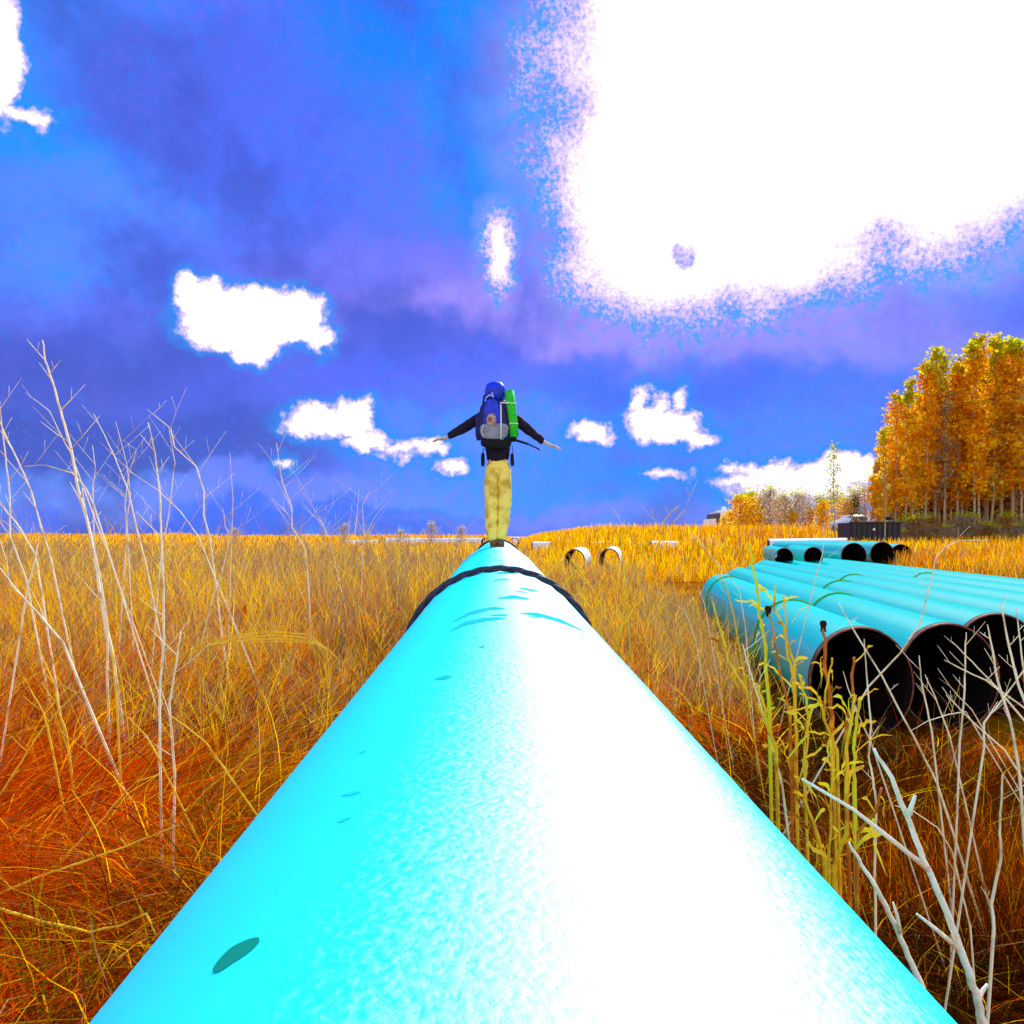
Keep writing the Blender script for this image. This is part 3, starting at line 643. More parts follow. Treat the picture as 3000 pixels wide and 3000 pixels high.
ordn = ['first', 'second', 'third', 'fourth', 'fifth', 'sixth', 'seventh', 'eighth', 'ninth', 'tenth', 'eleventh', 'twelfth', 'thirteenth', 'fourteenth', 'fifteenth', 'sixteenth', 'seventeenth', 'eighteenth', 'nineteenth', 'twentieth', 'twenty-first', 'twenty-second', 'twenty-third', 'twenty-fourth']
for row, (d, n, f0, rname) in enumerate(((61, 19, 1.0, 'front'), (65, 15, .96, 'second'), (70, 17, .93, 'third'), (76, 24, .80, 'fourth'), (82, 24, .62, 'rear'))):
    for i in range(n):
        px = 2556 + (i + random.uniform(-.3, .3)) * 560 / n + row * 6; dd = d + random.uniform(-1.5, 1.5)
        x = (px - 1500) / F * dd; top = np.interp(px, prof_x, prof_y) + random.uniform(-25, 12) * (row == 0) + (1 - f0) * 400 + random.uniform(0, 60) * (row > 0); h = (HY - top) * dd / F + CZ - gz(x, dd)
        if row == 0: k = random.choice([0, 1, 4, 4, 0]) if px > 2840 else random.choice([4, 1, 2, 3, 0, 3])
        elif row >= 3: k = 5
        else: k = random.choice([0, 1, 2, 3, 4, 2])
        H0 = [15, 15, 14, 15, 15, 13][k]
        place_tree(prot[k], x, dd, h / H0, 'aspen_tree', f'{kinds[k]} aspen, {ordn[i]} from the left in the {rname} row of the grove', 'aspens of the autumn grove', False, sxy=max(.6, min(1.15, 1.35 * H0 / h)) if h < 11 else 1.05)
# saplings standing apart
sap = tree_proto(21, 8, .5, 260, .45, [(.35, .5, .02), (.6, .5, .05), (.3, .25, .15)], .16, .22, limbs=20, trunk_r=.05)
p = P(2450, 1570, 50); z0 = gz(p.x, p.y); place_tree(sap, p.x, p.y, (CZ + (HY - 1292) * 50 / F - z0) / 8, 'slender_sapling', 'slender sapling with a green tip standing alone left of the grove', None, False)
sap2 = tree_proto(22, 8, .45, 60, .5, [(.6, .45, .1)], .14, 0, limbs=12, trunk_r=.055)
p = P(2592, 1580, 40); z0 = gz(p.x, p.y); place_tree(sap2, p.x, p.y, (CZ + (HY - 1330) * 40 / F - z0) / 8, 'slender_sapling', 'pale thin trunk standing in front of the black container', None, False)
con = tree_proto(23, 5, .8, 900, .1, [(.12, .09, .01), (.3, .15, .01)], .16, 0, limbs=30)
p = P(2512, 1540, 58); z0 = gz(p.x, p.y); place_tree(con, p.x, p.y, (CZ + (HY - 1450) * 58 / F - z0) / 5, 'dark_conifer', 'small dark conifer at the left edge of the grove', None, False)
# undergrowth at the foot of the grove
bush = [tree_proto(31, 2.2, 1.0, 1500, .05, [(.38, .30, .20), (.45, .33, .22), (.5, .25, .02)], .12, 0, limbs=40, trunk_r=.04), tree_proto(32, 2.2, 1.1, 1500, .05, [(.6, .22, .0), (.35, .15, .0), (.4, .3, .15)], .13, 0, limbs=40, trunk_r=.04)]
for i in range(20):
    px = 2600 + i * 27 + random.uniform(-8, 8); dd = random.uniform(50, 58); x = (px - 1500) / F * dd
    place_tree(bush[i % 2], x, dd, random.uniform(.55, .95), 'shrub', f'{["grey twiggy", "rusty"][i % 2]} shrub, {ordn[i]} from the left along the foot of the grove', 'shrubs along the foot of the grove', False, cat='shrub')
# far shrubs on the rise
fs_ = [tree_proto(41, 5, 1.5, 1300, .12, GY[:2] + [(.55, .4, .25)], .16, 0, limbs=60, trunk_r=.06), tree_proto(42, 4, 1.2, 1300, .08, YL + OR[:1], .2, 0, limbs=40, trunk_r=.05)]
spec = [(2140, 1500, 1), (2166, 1456, 1), (2195, 1450, 1), (2222, 1480, 1), (2240, 1442, 0), (2258, 1436, 0), (2280, 1465, 1), (2296, 1452, 0), (2330, 1450, 0), (2352, 1448, 0), (2372, 1490, 1), (2400, 1455, 0), (2412, 1470, 1), (2436, 1445, 0), (2462, 1455, 0), (2480, 1465, 1), (2500, 1440, 0), (2535, 1430, 0), (2225, 1500, 1), (2320, 1500, 1), (2120, 1515, 1)]
for i, (px, top, k) in enumerate(spec):
    d = random.uniform(96, 110); x = (px - 1500) / F * d; z0 = gz(x, d); h = CZ + (HY - top) * d / F - z0
    place_tree(fs_[k], x, d, h / (5, 4)[k], 'distant_shrub', f'{["tan bare", "yellow"][k]} tree on the far rise, {ordn[i]} from the white building' if i < 18 else f'{["tan bare", "yellow"][k]} shrub on the far rise, {["under the tall tan ones", "in the gap of the line", "against the white building"][i - 18]}', 'small trees on the far rise', False)
for i, (px, top, lab) in enumerate([(1262, 1535, 'taller hazy bush'), (1350, 1548, 'lower hazy bush beside the person'), (1175, 1556, 'faint bush above the pale pipe'), (690, 1552, 'tan bush behind the tall weeds'), (1010, 1540, 'tan bush at the end of the golden grass')]):
    d = 78; x = (px - 1500) / F * d; z0 = gz(x, d); h = CZ + (HY - top) * d / F - z0
    place_tree(fs_[0], x, d, h / 5, 'bare_bush', lab + ', low on the left horizon', 'bare bushes on the left horizon', False, cat='bush')

# ------------------------------------------------------------ dry stalks, traced one by one, each at its own distance
m_stalk = mat('bleached_stem', (1.0, .82, .50), .8, .05, noise=(14, (.55, .34, .13), .5, .72)); m_straw = mat('straw_stem', (.95, .58, .03), .8, .1, noise=(20, (.7, .30, .02), .5, .7))
m_white_wood = mat('bleached_wood', (.92, .82, .60), .75, .1, noise=(30, (.6, .58, .35), .55, .75), bump=(60, .5))
def stalk(pts, d, w0, label, m=None, branches=6, blen=(40, 130), seed=0, name='dry_stalk', cat='stalk', group='tall dry stalks', root=True, extra=(), d1=None, tw=.35):
    w0 = w0 * (1 if name == 'bare_branch' else .92); rr = random.Random(seed + 100); d1 = d if d1 is None else d1; n = len(pts)
    W = [P(px, py, d + (d1 - d) * i / (n - 1)) + Vector((0, rr.uniform(-.02, .02), 0)) for i, (px, py) in enumerate(pts)]      # from tip to foot
    if root:
        f = W[-1]; gdown = gz(f.x, f.y) - .05
        if f.z > gdown + .05:
            dv = (W[-1] - W[-2]); dv = dv / max(abs(dv.z), .05); tt = f.z - gdown; W.append(Vector((f.x + dv.x * tt * .6, f.y + .02, gdown)))
    base = W[-1].copy(); e = empty(name, base)
    # refine
    Q = []
    for i in range(len(W) - 1):
        for k in range(4): Q.append(W[i].lerp(W[i + 1], k / 4) + Vector((rr.uniform(-1, 1), 0, rr.uniform(-1, 1))) * w0 * .25)
    Q.append(W[-1]); N = len(Q)
    s = MB(); s.tube([q - base for q in Q], [w0 * (.3 + .7 * (i / (N - 1)) ** .6) for i in range(N)], 6); s.build('stem', m or m_stalk, e, True)
    for k in range(branches):
        i = int((.05 + .62 * (k + rr.random()) / branches) * (N - 1)); q = Q[i]; L = rr.uniform(*blen) / F * d; sd_ = rr.choice((-1, 1)); ang = rr.uniform(.35, 1.0)
        dr = Vector((sd_ * math.sin(ang), rr.uniform(-.5, .5), math.cos(ang))).normalized(); t1 = q + dr * L * .5 + Vector((0, 0, -.02 * L)); t2 = q + dr * L + Vector((sd_ * .12 * L, 0, .12 * L))
        b = MB(); b.tube([q - base, t1 - base, t2 - base], [w0 * tw, w0 * tw * .75, w0 * .14], 5)
        if rr.random() < .7: b.tube([t1 - base, t1 + (dr + Vector((-sd_ * .7, rr.uniform(-.3, .3), .2))).normalized() * L * .4 - base], [w0 * tw * .6, w0 * .12], 4)
        b.build('twig', m or m_stalk, e, True)
    for path in extra:
        b = MB(); EP = [P(px, py, d + (d1 - d) * .5) - base for px, py in path]; b.tube(EP, [w0 * (.7 - .4 * i / (len(EP) - 1)) for i in range(len(EP))], 6); b.build('twig', m or m_stalk, e, True)
    tag(e, label, cat, group); return e
Z5 = lambda L: [(a / 1.61, 950 + b / 1.61) for a, b in L]
Z6 = lambda L: [(a / 1.61, 1900 + b / 1.61) for a, b in L]
Z2 = lambda L: [(2000 + a / 1.932, 1500 + b / 1.932) for a, b in L]
Z7 = lambda L: [(1900 + a / 1.756, 2000 + b / 1.756) for a, b in L]
G1 = 'tall dry stalks on the left'
S = [
 (Z5([(210, 80), (215, 170), (250, 300), (290, 440), (330, 590), (370, 780), (410, 950), (450, 1130), (500, 1380), (540, 1600)]), 3.6, .0085, 'tallest bleached stalk at the left, tip highest against the clouds', 9),
 (Z5([(385, 770), (430, 1000), (465, 1200), (500, 1450), (505, 1640)]), 3.5, .006, 'bleached stalk joining the tallest one from the right', 2),
 (Z5([(-5, 430), (20, 520), (90, 640), (140, 780), (190, 950), (240, 1100)]), 4.2, .006, 'grey stalk slanting down from the left picture edge', 6),
 (Z5([(435, 420), (540, 620), (600, 780), (640, 960), (690, 1120)]), 4.6, .0055, 'dark thin stalk slanting right of the tallest one', 6),
 (Z5([(688, 460), (720, 600), (750, 800), (765, 1000), (775, 1250), (768, 1500)]) + Z6([(745, 200), (765, 500), (770, 900), (755, 1250)]), 2.7, .0052, 'long straight pale stalk reaching down to the cyan pipe, left of a pair', 6),
 (Z5([(845, 1450), (835, 1600)]) + Z6([(790, 260), (812, 600), (820, 1000), (840, 1200)]), 2.6, .0055, 'pale stalk reaching down to the cyan pipe, right of a pair', 4),
 (Z5([(690, 400), (800, 490), (830, 580), (920, 670), (960, 790), (965, 900), (985, 1000)]), 4.8, .0060, 'stalk bowing over to the left with a crooked tip', 6),
 (Z5([(440, 570), (450, 690), (430, 760), (440, 1000), (470, 1200)]), 4.4, .0045, 'short kinked stalk in front of the tallest one', 4),
 (Z5([(800, 480), (820, 650), (790, 900), (760, 1100)]), 4.4, .0042, 'brownish stalk between the bowing one and the straight pale one', 4),
 (Z5([(1305, 560), (1330, 740), (1375, 860), (1380, 960), (1440, 1060), (1450, 1190)]), 7, .008, 'feathery weed near the middle of the left field', 12),
 (Z5([(1080, 600), (1100, 830), (1090, 1000)]), 6, .004, 'thin single stem above the golden patch', 1),
 (Z5([(1740, 790), (1710, 860), (1716, 1000), (1712, 1060)]), 9, .006, 'pale stem with drooping side twigs nearest the person', 6),
 (Z5([(1480, 870), (1530, 960), (1560, 1040)]), 9, .007, 'short bushy weed between the feathery one and the person', 9),
 (Z5([(5, 350), (10, 560), (40, 800), (60, 1000), (120, 1200)]), 4.0, .0055, 'stalk right along the left picture edge', 5),
 (Z5([(0, 840), (90, 940), (160, 1080), (200, 1250)]), 3.6, .005, 'slanting stalk low at the left edge', 4),
 (Z5([(540, 460), (600, 650), (620, 800), (600, 960), (590, 1040)]), 5.2, .0045, 'faint stalk between the dark slanting one and the straight pale one', 6),
 (Z5([(175, 1000), (165, 1100), (120, 1260)]), 3.2, .0045, 'short pale stalk leaning left under the tallest one', 2),
 (Z5([(1055, 870), (1065, 950), (1085, 1000), (1050, 1180), (1010, 1270)]), 5.5, .005, 'straw stalk curving through the golden patch', 3),
 (Z5([(640, 590), (610, 720), (595, 850), (605, 1000)]), 5, .004, 'thin upright stalk with forked top near the dark slanting one', 4),
 (Z5([(110, 320), (240, 410), (300, 560), (330, 600)]), 3.7, .003, 'fine twig arching beside the tip of the tallest stalk', 2),
 (Z5([(110, 670), (220, 665), (330, 700), (400, 770), (440, 850)]), 3.7, .0042, 'twig arching across the tallest stalk', 3),
 (Z5([(610, 690), (740, 780), (850, 880), (930, 1000)]), 4.6, .0042, 'twig slanting across the straight pale stalk', 4),
 (Z5([(0, 1150), (80, 1260), (200, 1380), (280, 1500)]), 3.0, .006, 'thick straw stalk slanting down from the left edge', 3),
]
for i, (pts, d, w0, lab, nb) in enumerate(S): stalk(pts, d, w0, lab, branches=nb, seed=i, group=G1, m=m_stalk if i % 4 != 3 or i < 3 else None)
S2 = [
 (Z6([(840, 835), (600, 930), (420, 990), (200, 1070), (0, 1160), (-60, 1180)]), 2.2, 'thick yellow stalk lying aslant at the lower left', 4, .0055),
 (Z6([(740, 1355), (680, 1260), (560, 1310), (420, 1335), (200, 1275), (0, 1235), (-60, 1215)]), 2.0, 'yellow stalk curving along the bottom left up to the pipe', 2, .005),
 (Z6([(740, 600), (640, 630), (550, 720), (490, 800), (380, 910), (270, 1020)]), 2.4, 'yellow stalk bending upward above the thick lying one', 3, .004),
 (Z6([(1240, 470), (1110, 560), (980, 660), (870, 780)]), 2.8, 'straw stalk with side leaves pointing at the pipe edge', 6, .0042),
 (Z6([(495, 110), (330, 240), (190, 380), (60, 600), (0, 700)]), 2.6, 'straw stalk slanting up right from the left edge', 4, .004),
 (Z6([(120, 130), (200, 300), (225, 390)]), 2.8, 'short yellow stalk leaning left of the pale bent one', 1, .0045),
 (Z6([(185, 0), (255, 170), (290, 310), (305, 400)]), 2.9, 'pale bent stalk in the left foreground', 2, .0055),
 (Z6([(525, 0), (545, 150), (550, 320)]), 2.9, 'short pale upright stalk left of the pair', 1, .005),
 (Z6([(580, 290), (680, 420), (755, 520)]), 2.6, 'straw twig slanting right onto the pair of pale stalks', 2, .004),
 (Z6([(800, 300), (900, 370), (980, 440)]), 2.6, 'straw twig leaving the pair of pale stalks to the right', 1, .0035),
]
for i, (pts, d, lab, nb, w0) in enumerate(S2): stalk(pts, d, w0, lab, m=m_straw, branches=nb, seed=200 + i, group='straw stalks at the lower left', blen=(20, 90))
# arching bunch
for i in range(7):
    o_ = i * 9; stalk([(1012 - i * 8, 1945 + i * 4), (960 - i * 5, 1900 - o_ * .4), (900, 1870 - o_ * .5 + 14), (800, 1862 - o_ * .6 + 18), (690 - i * 6, 1880 - o_ * .3), (560, 1900 + i * 4), (500, 1935 + i * 10)], 4.0 + i * .06, .0035, f'yellow grass stem arching towards the pipe, {ordn[i]} from the bottom of its bunch', m=m_straw, branches=1, seed=300 + i, group='bunch of arching yellow stems', blen=(15, 40))
# right side
G2 = 'dry stalks at the right'
stalk(Z7([(1165, 345), (1240, 480), (1340, 680), (1440, 930), (1540, 1180), (1600, 1350), (1650, 1520), (1680, 1640), (1710, 1756), (1740, 1900)]), 1.75, .0100, 'thick bleached branch with forked side twigs at the lower right', m=m_white_wood, branches=0, name='bare_branch', cat='branch', group=None,
      extra=[Z7([(1340, 680), (1355, 630), (1372, 578)]), Z7([(1440, 960), (1190, 760), (1050, 650), (790, 495)]), Z7([(1590, 1365), (1480, 1270), (1380, 1190)]), Z7([(1690, 1640), (1715, 1590), (1745, 1550)])], seed=1)
stalk(Z7([(1018, 812), (1100, 940), (1170, 1060), (1270, 1240), (1340, 1410), (1400, 1560)]), 1.8, .0075, 'bleached branch leaning over the pipe edge, left of the thick one', m=m_white_wood, branches=0, name='bare_branch', cat='branch', group=None, extra=[Z7([(1295, 1290), (1280, 1200), (1258, 1130)])], seed=2)
S3 = [
 (Z2([(890, 520), (960, 640), (1130, 930), (1290, 1250), (1450, 1546)]), 3.4, .0055, 'long pale stalk slanting across the nearest black mouth', 2),
 (Z2([(1030, 720), (1050, 980), (1060, 1200), (1062, 1390)]) + Z7([(1150, 500), (1168, 620), (1170, 1000), (1165, 1250)]), 2.6, .0050, 'upright pale stalk in front of the nearest black mouth', 2),
 (Z2([(1740, 160), (1560, 160), (1480, 200), (1440, 260), (1410, 400), (1330, 640), (1240, 800), (1060, 990)]), 4.2, .0052, 'pale stem crossing the stacked pipes and arching right at its top', 2),
 (Z2([(1330, 810), (1350, 980), (1400, 1230)]), 3.4, .005, 'stalk between the two front mouths', 3),
 (Z2([(1370, 920), (1440, 1070), (1520, 1270)]), 3.4, .0045, 'slanting stalk low on the second mouth', 2),
 (Z2([(1595, 680), (1610, 760), (1590, 1000), (1575, 1300)]), 3.2, .005, 'upright stalk on the second mouth', 3),
 (Z2([(1490, 840), (1600, 900), (1750, 970), (1932, 1180)]), 3.0, .005, 'twig slanting right from the second mouth', 2),
 (Z2([(1725, 640), (1760, 800), (1800, 960), (1860, 1200), (1900, 1500)]), 2.8, .0062, 'pale stalk rising in front of the third mouth', 4),
 (Z2([(1800, 510), (1840, 700), (1890, 950), (1932, 1100)]), 2.8, .006, 'stalk near the right picture edge, tip on the turquoise pipes', 3),
 (Z2([(1500, 1040), (1640, 1180), (1810, 1340)]), 3.0, .0045, 'low twig slanting right beneath the second mouth', 1),
 (Z2([(1530, 735), (1640, 850), (1800, 1010), (1932, 1110)]), 3.2, .0045, 'thin twig above the one slanting right', 2),
 (Z7([(1805, 465), (1790, 720), (1800, 900), (1775, 1150), (1765, 1250)]), 2.2, .0055, 'isolated upright twig at the lower right', 2),
 (Z7([(1250, 620), (1360, 660), (1480, 740), (1560, 870), (1620, 1060), (1650, 1250)]), 2.5, .0035, 'thin stem bowing down behind the thick branch', 1),
 (Z2([(1430, 880), (1500, 980), (1570, 1050), (1640, 1120)]), 3.6, .003, 'fine dark twig across the second mouth', 1),
 (Z2([(905, 900), (940, 1000), (1010, 1200), (1060, 1290)]), 3.3, .004, 'short twig low on the nearest mouth', 1),
 (Z2([(1932, 870), (1850, 1040), (1720, 1200), (1690, 1330)]), 2.8, .005, 'stalk leaning right at the right picture edge', 3),
 (Z2([(1900, 540), (1930, 800), (1960, 1100)]), 3.0, .005, 'stalk half cut by the right picture edge', 3),
 (Z2([(1290, 1250), (1400, 1190), (1530, 1150), (1600, 1130)]), 3.2, .003, 'thin twig arching beneath the second mouth', 1),
 (Z2([(5, 540), (40, 620), (75, 735)]), 5.5, .004, 'short straw stem beside the pipe in the middle', 1),
 (Z2([(60, 120), (180, 270), (320, 440), (350, 640)]), 6, .0045, 'slanting stem left of the reed clump', 4),
 (Z2([(90, 420), (120, 520)]), 6, .004, 'small stem left of the reed clump', 1),
 (Z2([(800, 60), (795, 240), (760, 330)]), 7.5, .006, 'yellow stem standing before the distant mouths', 1),
 (Z2([(330, 745), (380, 900), (430, 1040), (490, 1250), (555, 1546)]), 2.9, .0055, 'long bleached stem down the left side of the reed clump', 3),
]
for i, (pts, d, w0, lab, nb) in enumerate(S3): stalk(pts, d, w0, lab, branches=nb, seed=400 + i, group=G2, blen=(25, 90))
# middle weeds between the two pipes
for i, (pts, lab) in enumerate([([(1735, 1625), (1700, 1665), (1672, 1690)], 'fallen'), ([(1672, 1670), (1700, 1740), (1745, 1800), (1765, 1870)], 'longest'), ([(1690, 1650), (1725, 1710), (1760, 1770), (1800, 1850)], 'second longest'), ([(1985, 1480), (1950, 1520), (1890, 1600), (1850, 1700)], 'tall slanting'), ([(2010, 1490), (1960, 1545), (1900, 1640)], 'tall dark'),
        ([(1650, 1640), (1620, 1660), (1590, 1700)], 'arching'), ([(1830, 1520), (1820, 1600), (1830, 1680)], 'upright'), ([(2040, 1590), (2090, 1640), (2130, 1730), (2150, 1800)], 'rightmost')]):
    stalk(pts, 5.5, .0062, f'{lab} straw stalk between the cyan pipe and the stack', m=m_straw, branches=4, seed=600 + i, group='straw stalks between pipe and stack', blen=(20, 80))
# reed clump: stems with hanging strap leaves
m_reed = mat('reed_straw', (.95, .62, .02), .7, .2, noise=(14, (.55, .20, .01), .5, .7), transl=.2); m_reedg = mat('reed_green', (.80, .75, .02), .7, .2, noise=(9, (.9, .6, .02), .45, .7), transl=.2); m_reedr = mat('reed_rust', (.50, .12, .01), .75, .15, noise=(12, (.9, .4, .01), .5, .7)); m_cap = mat('dark_seed_head', (.03, .008, .005), .8, .1)
def reed(pts, d, w0, label, m, cap=False, nleaf=5, seed=0):
    rr = random.Random(seed); W = [P(px, py, d) + Vector((0, rr.uniform(-.03, .03), 0)) for px, py in pts]; f = W[-1]; zg = gz(f.x, f.y) - .05
    if f.z > zg: W.append(Vector((f.x + .03, f.y, zg)))
    base = W[-1].copy(); e = empty('reed', base); Q = []
    for i in range(len(W) - 1):
        for k in range(3): Q.append(W[i].lerp(W[i + 1], k / 3) + Vector((rr.uniform(-1, 1), 0, 0)) * w0 * .5)
    Q.append(W[-1]); N = len(Q)
    s = MB(); s.tube([q - base for q in Q], [w0 * .72 * (.65 + .5 * i / N) * (1.25 if i % 3 == 0 else 1) for i in range(N)], 7); s.build('stem', m, e, True)
    for k in range(nleaf):
        i = int((.03 + .9 * (k + rr.random()) / nleaf) * (N - 2)); q = Q[i]; sg = rr.choice((-1, 1)); L = rr.uniform(.05, .22); LW = rr.uniform(.003, .009); hang = rr.random() < .45
        up = rr.uniform(.2, .9); out = Vector((sg, rr.uniform(-.6, .6), 0)).normalized(); pts3 = []; ws = []
        for j in range(7):
            t = j / 6; pts3.append(q + out * L * ((.18 if hang else .5) * t + .06 * math.sin(t * 5 + k)) + Vector((0, 0, L * ((-.9 * t + .25 * math.sin(t * 3)) if hang else (up * 1.3 * t - .7 * up * t * t)))) + Vector((rr.uniform(-1, 1), 0, rr.uniform(-1, 1))) * L * .04 - base); ws.append(LW * (.5 + 1.2 * t) * (1 - t) ** .5 + .0008)
        lf = MB(); lf.ribbon(pts3, ws, Vector((rr.uniform(-.3, .3), rr.uniform(.2, .8) * rr.choice((-1, 1)), 1)).normalized()); lf.build('leaf', rr.choice([m, m_reed, m_reed, m_reedr, m_reedg]), e)
    if cap:
        q = Q[0] - base; c_ = MB(); c_.lathe([(.001, .022), (.010, .02), (.013, .008), (.009, -.004), (w0, -.02)], 12, q); c_.build('seed_head', m_cap, e, True)
    tag(e, label, 'reed', 'clump of yellow reeds before the stack')
RD = [
 (Z2([(160, 480), (200, 640), (240, 740), (270, 850), (340, 970), (420, 1090), (500, 1300), (540, 1480)]), 2.9, .0065, 'leftmost reed of the clump, leaning left', m_reed, False, 5),
 (Z2([(385, 165), (395, 300), (410, 400), (430, 560), (440, 640), (470, 760), (485, 900), (495, 1080)]), 3.0, .0085, 'tallest reed of the clump, ragged pale top on the turquoise pipes', m_reedg, False, 8),
 (Z2([(525, 420), (530, 560), (560, 650), (600, 780), (630, 900), (645, 1050), (650, 1250), (655, 1500)]), 3.0, .0075, 'upright yellow reed right of the tallest one', m_reed, False, 9),
 (Z2([(560, 470), (575, 600), (600, 720), (625, 850)]), 3.05, .006, 'short reed beside the upright yellow one', m_reed, False, 4),
 (Z2([(802, 650), (806, 760), (818, 900), (830, 1050), (840, 1200)]), 2.9, .0105, 'rusty reed with a dark knob on top at the edge of the nearest mouth', m_reedr, True, 3),
 (Z2([(490, 565), (505, 700), (530, 830), (570, 1000), (600, 1130), (625, 1260)]), 2.95, .0075, 'rusty reed with a dark knob in the middle of the clump', m_reedr, True, 5),
 (Z2([(980, 825), (975, 930), (960, 1060), (935, 1200), (925, 1400), (930, 1500)]), 2.8, .0085, 'orange reed standing in front of the nearest black mouth', m_reedr, False, 4),
 (Z2([(832, 820), (828, 930), (800, 1050), (810, 1180), (850, 1320)]), 2.85, .006, 'thin reed just right of the rusty knobbed one', m_reed, False, 5),
 (Z2([(985, 1050), (1000, 1180), (990, 1300), (975, 1450), (960, 1546)]), 2.6, .008, 'rightmost reed of the clump, green tinged', m_reedg, False, 6),
 (Z2([(660, 920), (690, 1050), (700, 1200), (680, 1400)]), 2.8, .007, 'leafy reed low in the middle of the clump', m_reed, False, 9),
 (Z2([(770, 1040), (800, 1150), (840, 1260), (870, 1350)]), 2.8, .007, 'leafy reed low under the dark knob', m_reed, False, 7),
 (Z2([(430, 980), (450, 1080), (480, 1200), (520, 1330)]), 2.8, .007, 'leafy reed low at the left of the clump', m_reed, False, 7),
 (Z7([(830, 130), (810, 300), (790, 450), (800, 600), (860, 780), (900, 900)]), 2.5, .0075, 'reed at the front of the clump by the pipe edge', m_reed, False, 8),
 (Z7([(1060, 60), (1030, 200), (1015, 380), (1020, 560), (1000, 760), (970, 980)]), 2.4, .008, 'bright yellow reed in front of the dark hollow', m_reed, False, 8),
 (Z7([(940, 300), (930, 480), (930, 700), (915, 900)]), 2.4, .006, 'yellow reed in the centre front of the clump', m_reed, False, 7),
 (Z7([(1200, 540), (1150, 650), (1090, 780), (1050, 900)]), 2.3, .007, 'orange reed leaning right in the clump front', m_reedr, False, 5),
 (Z7([(700, 380), (760, 520), (830, 700), (880, 860)]), 2.5, .006, 'rusty reed leaning left in the clump front', m_reedr, False, 6),
]
for i, (pts, d, w0, lab, m, cap, nl) in enumerate(RD): reed(pts, d, w0, lab, m, cap, nl, seed=700 + i)
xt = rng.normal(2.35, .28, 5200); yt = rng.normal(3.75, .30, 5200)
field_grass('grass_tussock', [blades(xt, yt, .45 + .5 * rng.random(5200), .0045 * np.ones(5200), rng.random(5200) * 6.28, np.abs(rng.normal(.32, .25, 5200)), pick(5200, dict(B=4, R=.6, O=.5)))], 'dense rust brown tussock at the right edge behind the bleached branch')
# green tufts
def tuft(px, py, d, n, h, label, cols, name='green_tuft'):
    p = P(px, py, d); x = p.x + rng.normal(0, .10, n); y = p.y + rng.normal(0, .10, n); V, Q, C = blades(x, y, h * (.5 + .5 * rng.random(n)), .005 * np.ones(n), rng.random(n) * 6.28, np.abs(rng.normal(.3, .25, n)), np.array(cols)[rng.integers(0, len(cols), n)], z0=ground(x, y) + .02)
    tag(link(name, npmesh(name, V, Q, C), m_grass), label, 'grass tuft')
tuft(1248, 1765, 8.2, 160, .35, 'small green tuft left of the black rope', [(.10, .16, .01), (.2, .2, .01)])
tuft(110, 2900, 1.95, 70, .4, 'greenish upright grass tuft in the bottom left corner', [(.16, .17, .0), (.35, .25, .0), (.5, .3, .0)])

# ------------------------------------------------------------ person and pack
FEET = mc(8.95); U = 1 / 827.0                                     # crop units to metres
def C1(cx, cy, dy=0.0): return Vector(((cx - 860) * U, dy, (1750 - cy) * U))
def skin(name, verts, edges, radii, m, parent, sub=2, root=0, fold=0.0, seed=0):
    me = bpy.data.meshes.new(name + '_skel'); me.from_pydata([tuple(v_) for v_ in verts], edges, []); o = bpy.data.objects.new(name + '_skel', me); col.objects.link(o)
    md = o.modifiers.new('s', 'SKIN'); md.branch_smoothing = .4; 
    for i, r_ in enumerate(radii): me.skin_vertices[0].data[i].radius = r_ if hasattr(r_, '__len__') else (r_, r_); me.skin_vertices[0].data[i].use_root = (i == root)
    sb = o.modifiers.new('d', 'SUBSURF'); sb.levels = sub; sb.render_levels = sub
    dg = bpy.context.evaluated_depsgraph_get(); em = bpy.data.meshes.new_from_object(o.evaluated_get(dg)); em.name = name
    bpy.data.objects.remove(o); bpy.data.meshes.remove(me)
    if fold:
        em.calc_loop_triangles(); nn = [v_.normal.copy() for v_ in em.vertices]
        for v_, nv in zip(em.vertices, nn):
            c_ = v_.co; f = math.sin(c_.z * 34 + 9 * c_.x + 5 * math.sin(c_.z * 11 + seed)) + .7 * math.sin(c_.z * 61 - 26 * c_.x + seed + 14 * c_.y) + .5 * math.sin(c_.x * 70 + c_.z * 18)
            v_.co = c_ + nv * f * fold
    em.materials.clear(); return link(name, em, m, parent, True)
m_skin = mat('skin', (.75, .42, .24), .6, .3); m_jacket = mat('black_jacket', (.012, .008, .02), .8, .15, noise=(40, (.03, .015, .035), .4, .7)); m_trs = mat('khaki_trousers', (1.0, .74, .14), .85, .05, noise=(8, (.62, .38, .05), .48, .66)); m_shoe = mat('brown_boot', (.16, .08, .02), .6, .3); m_sole = mat('pale_sole', (.12, .09, .05), .8)
pe = empty('person', FEET)
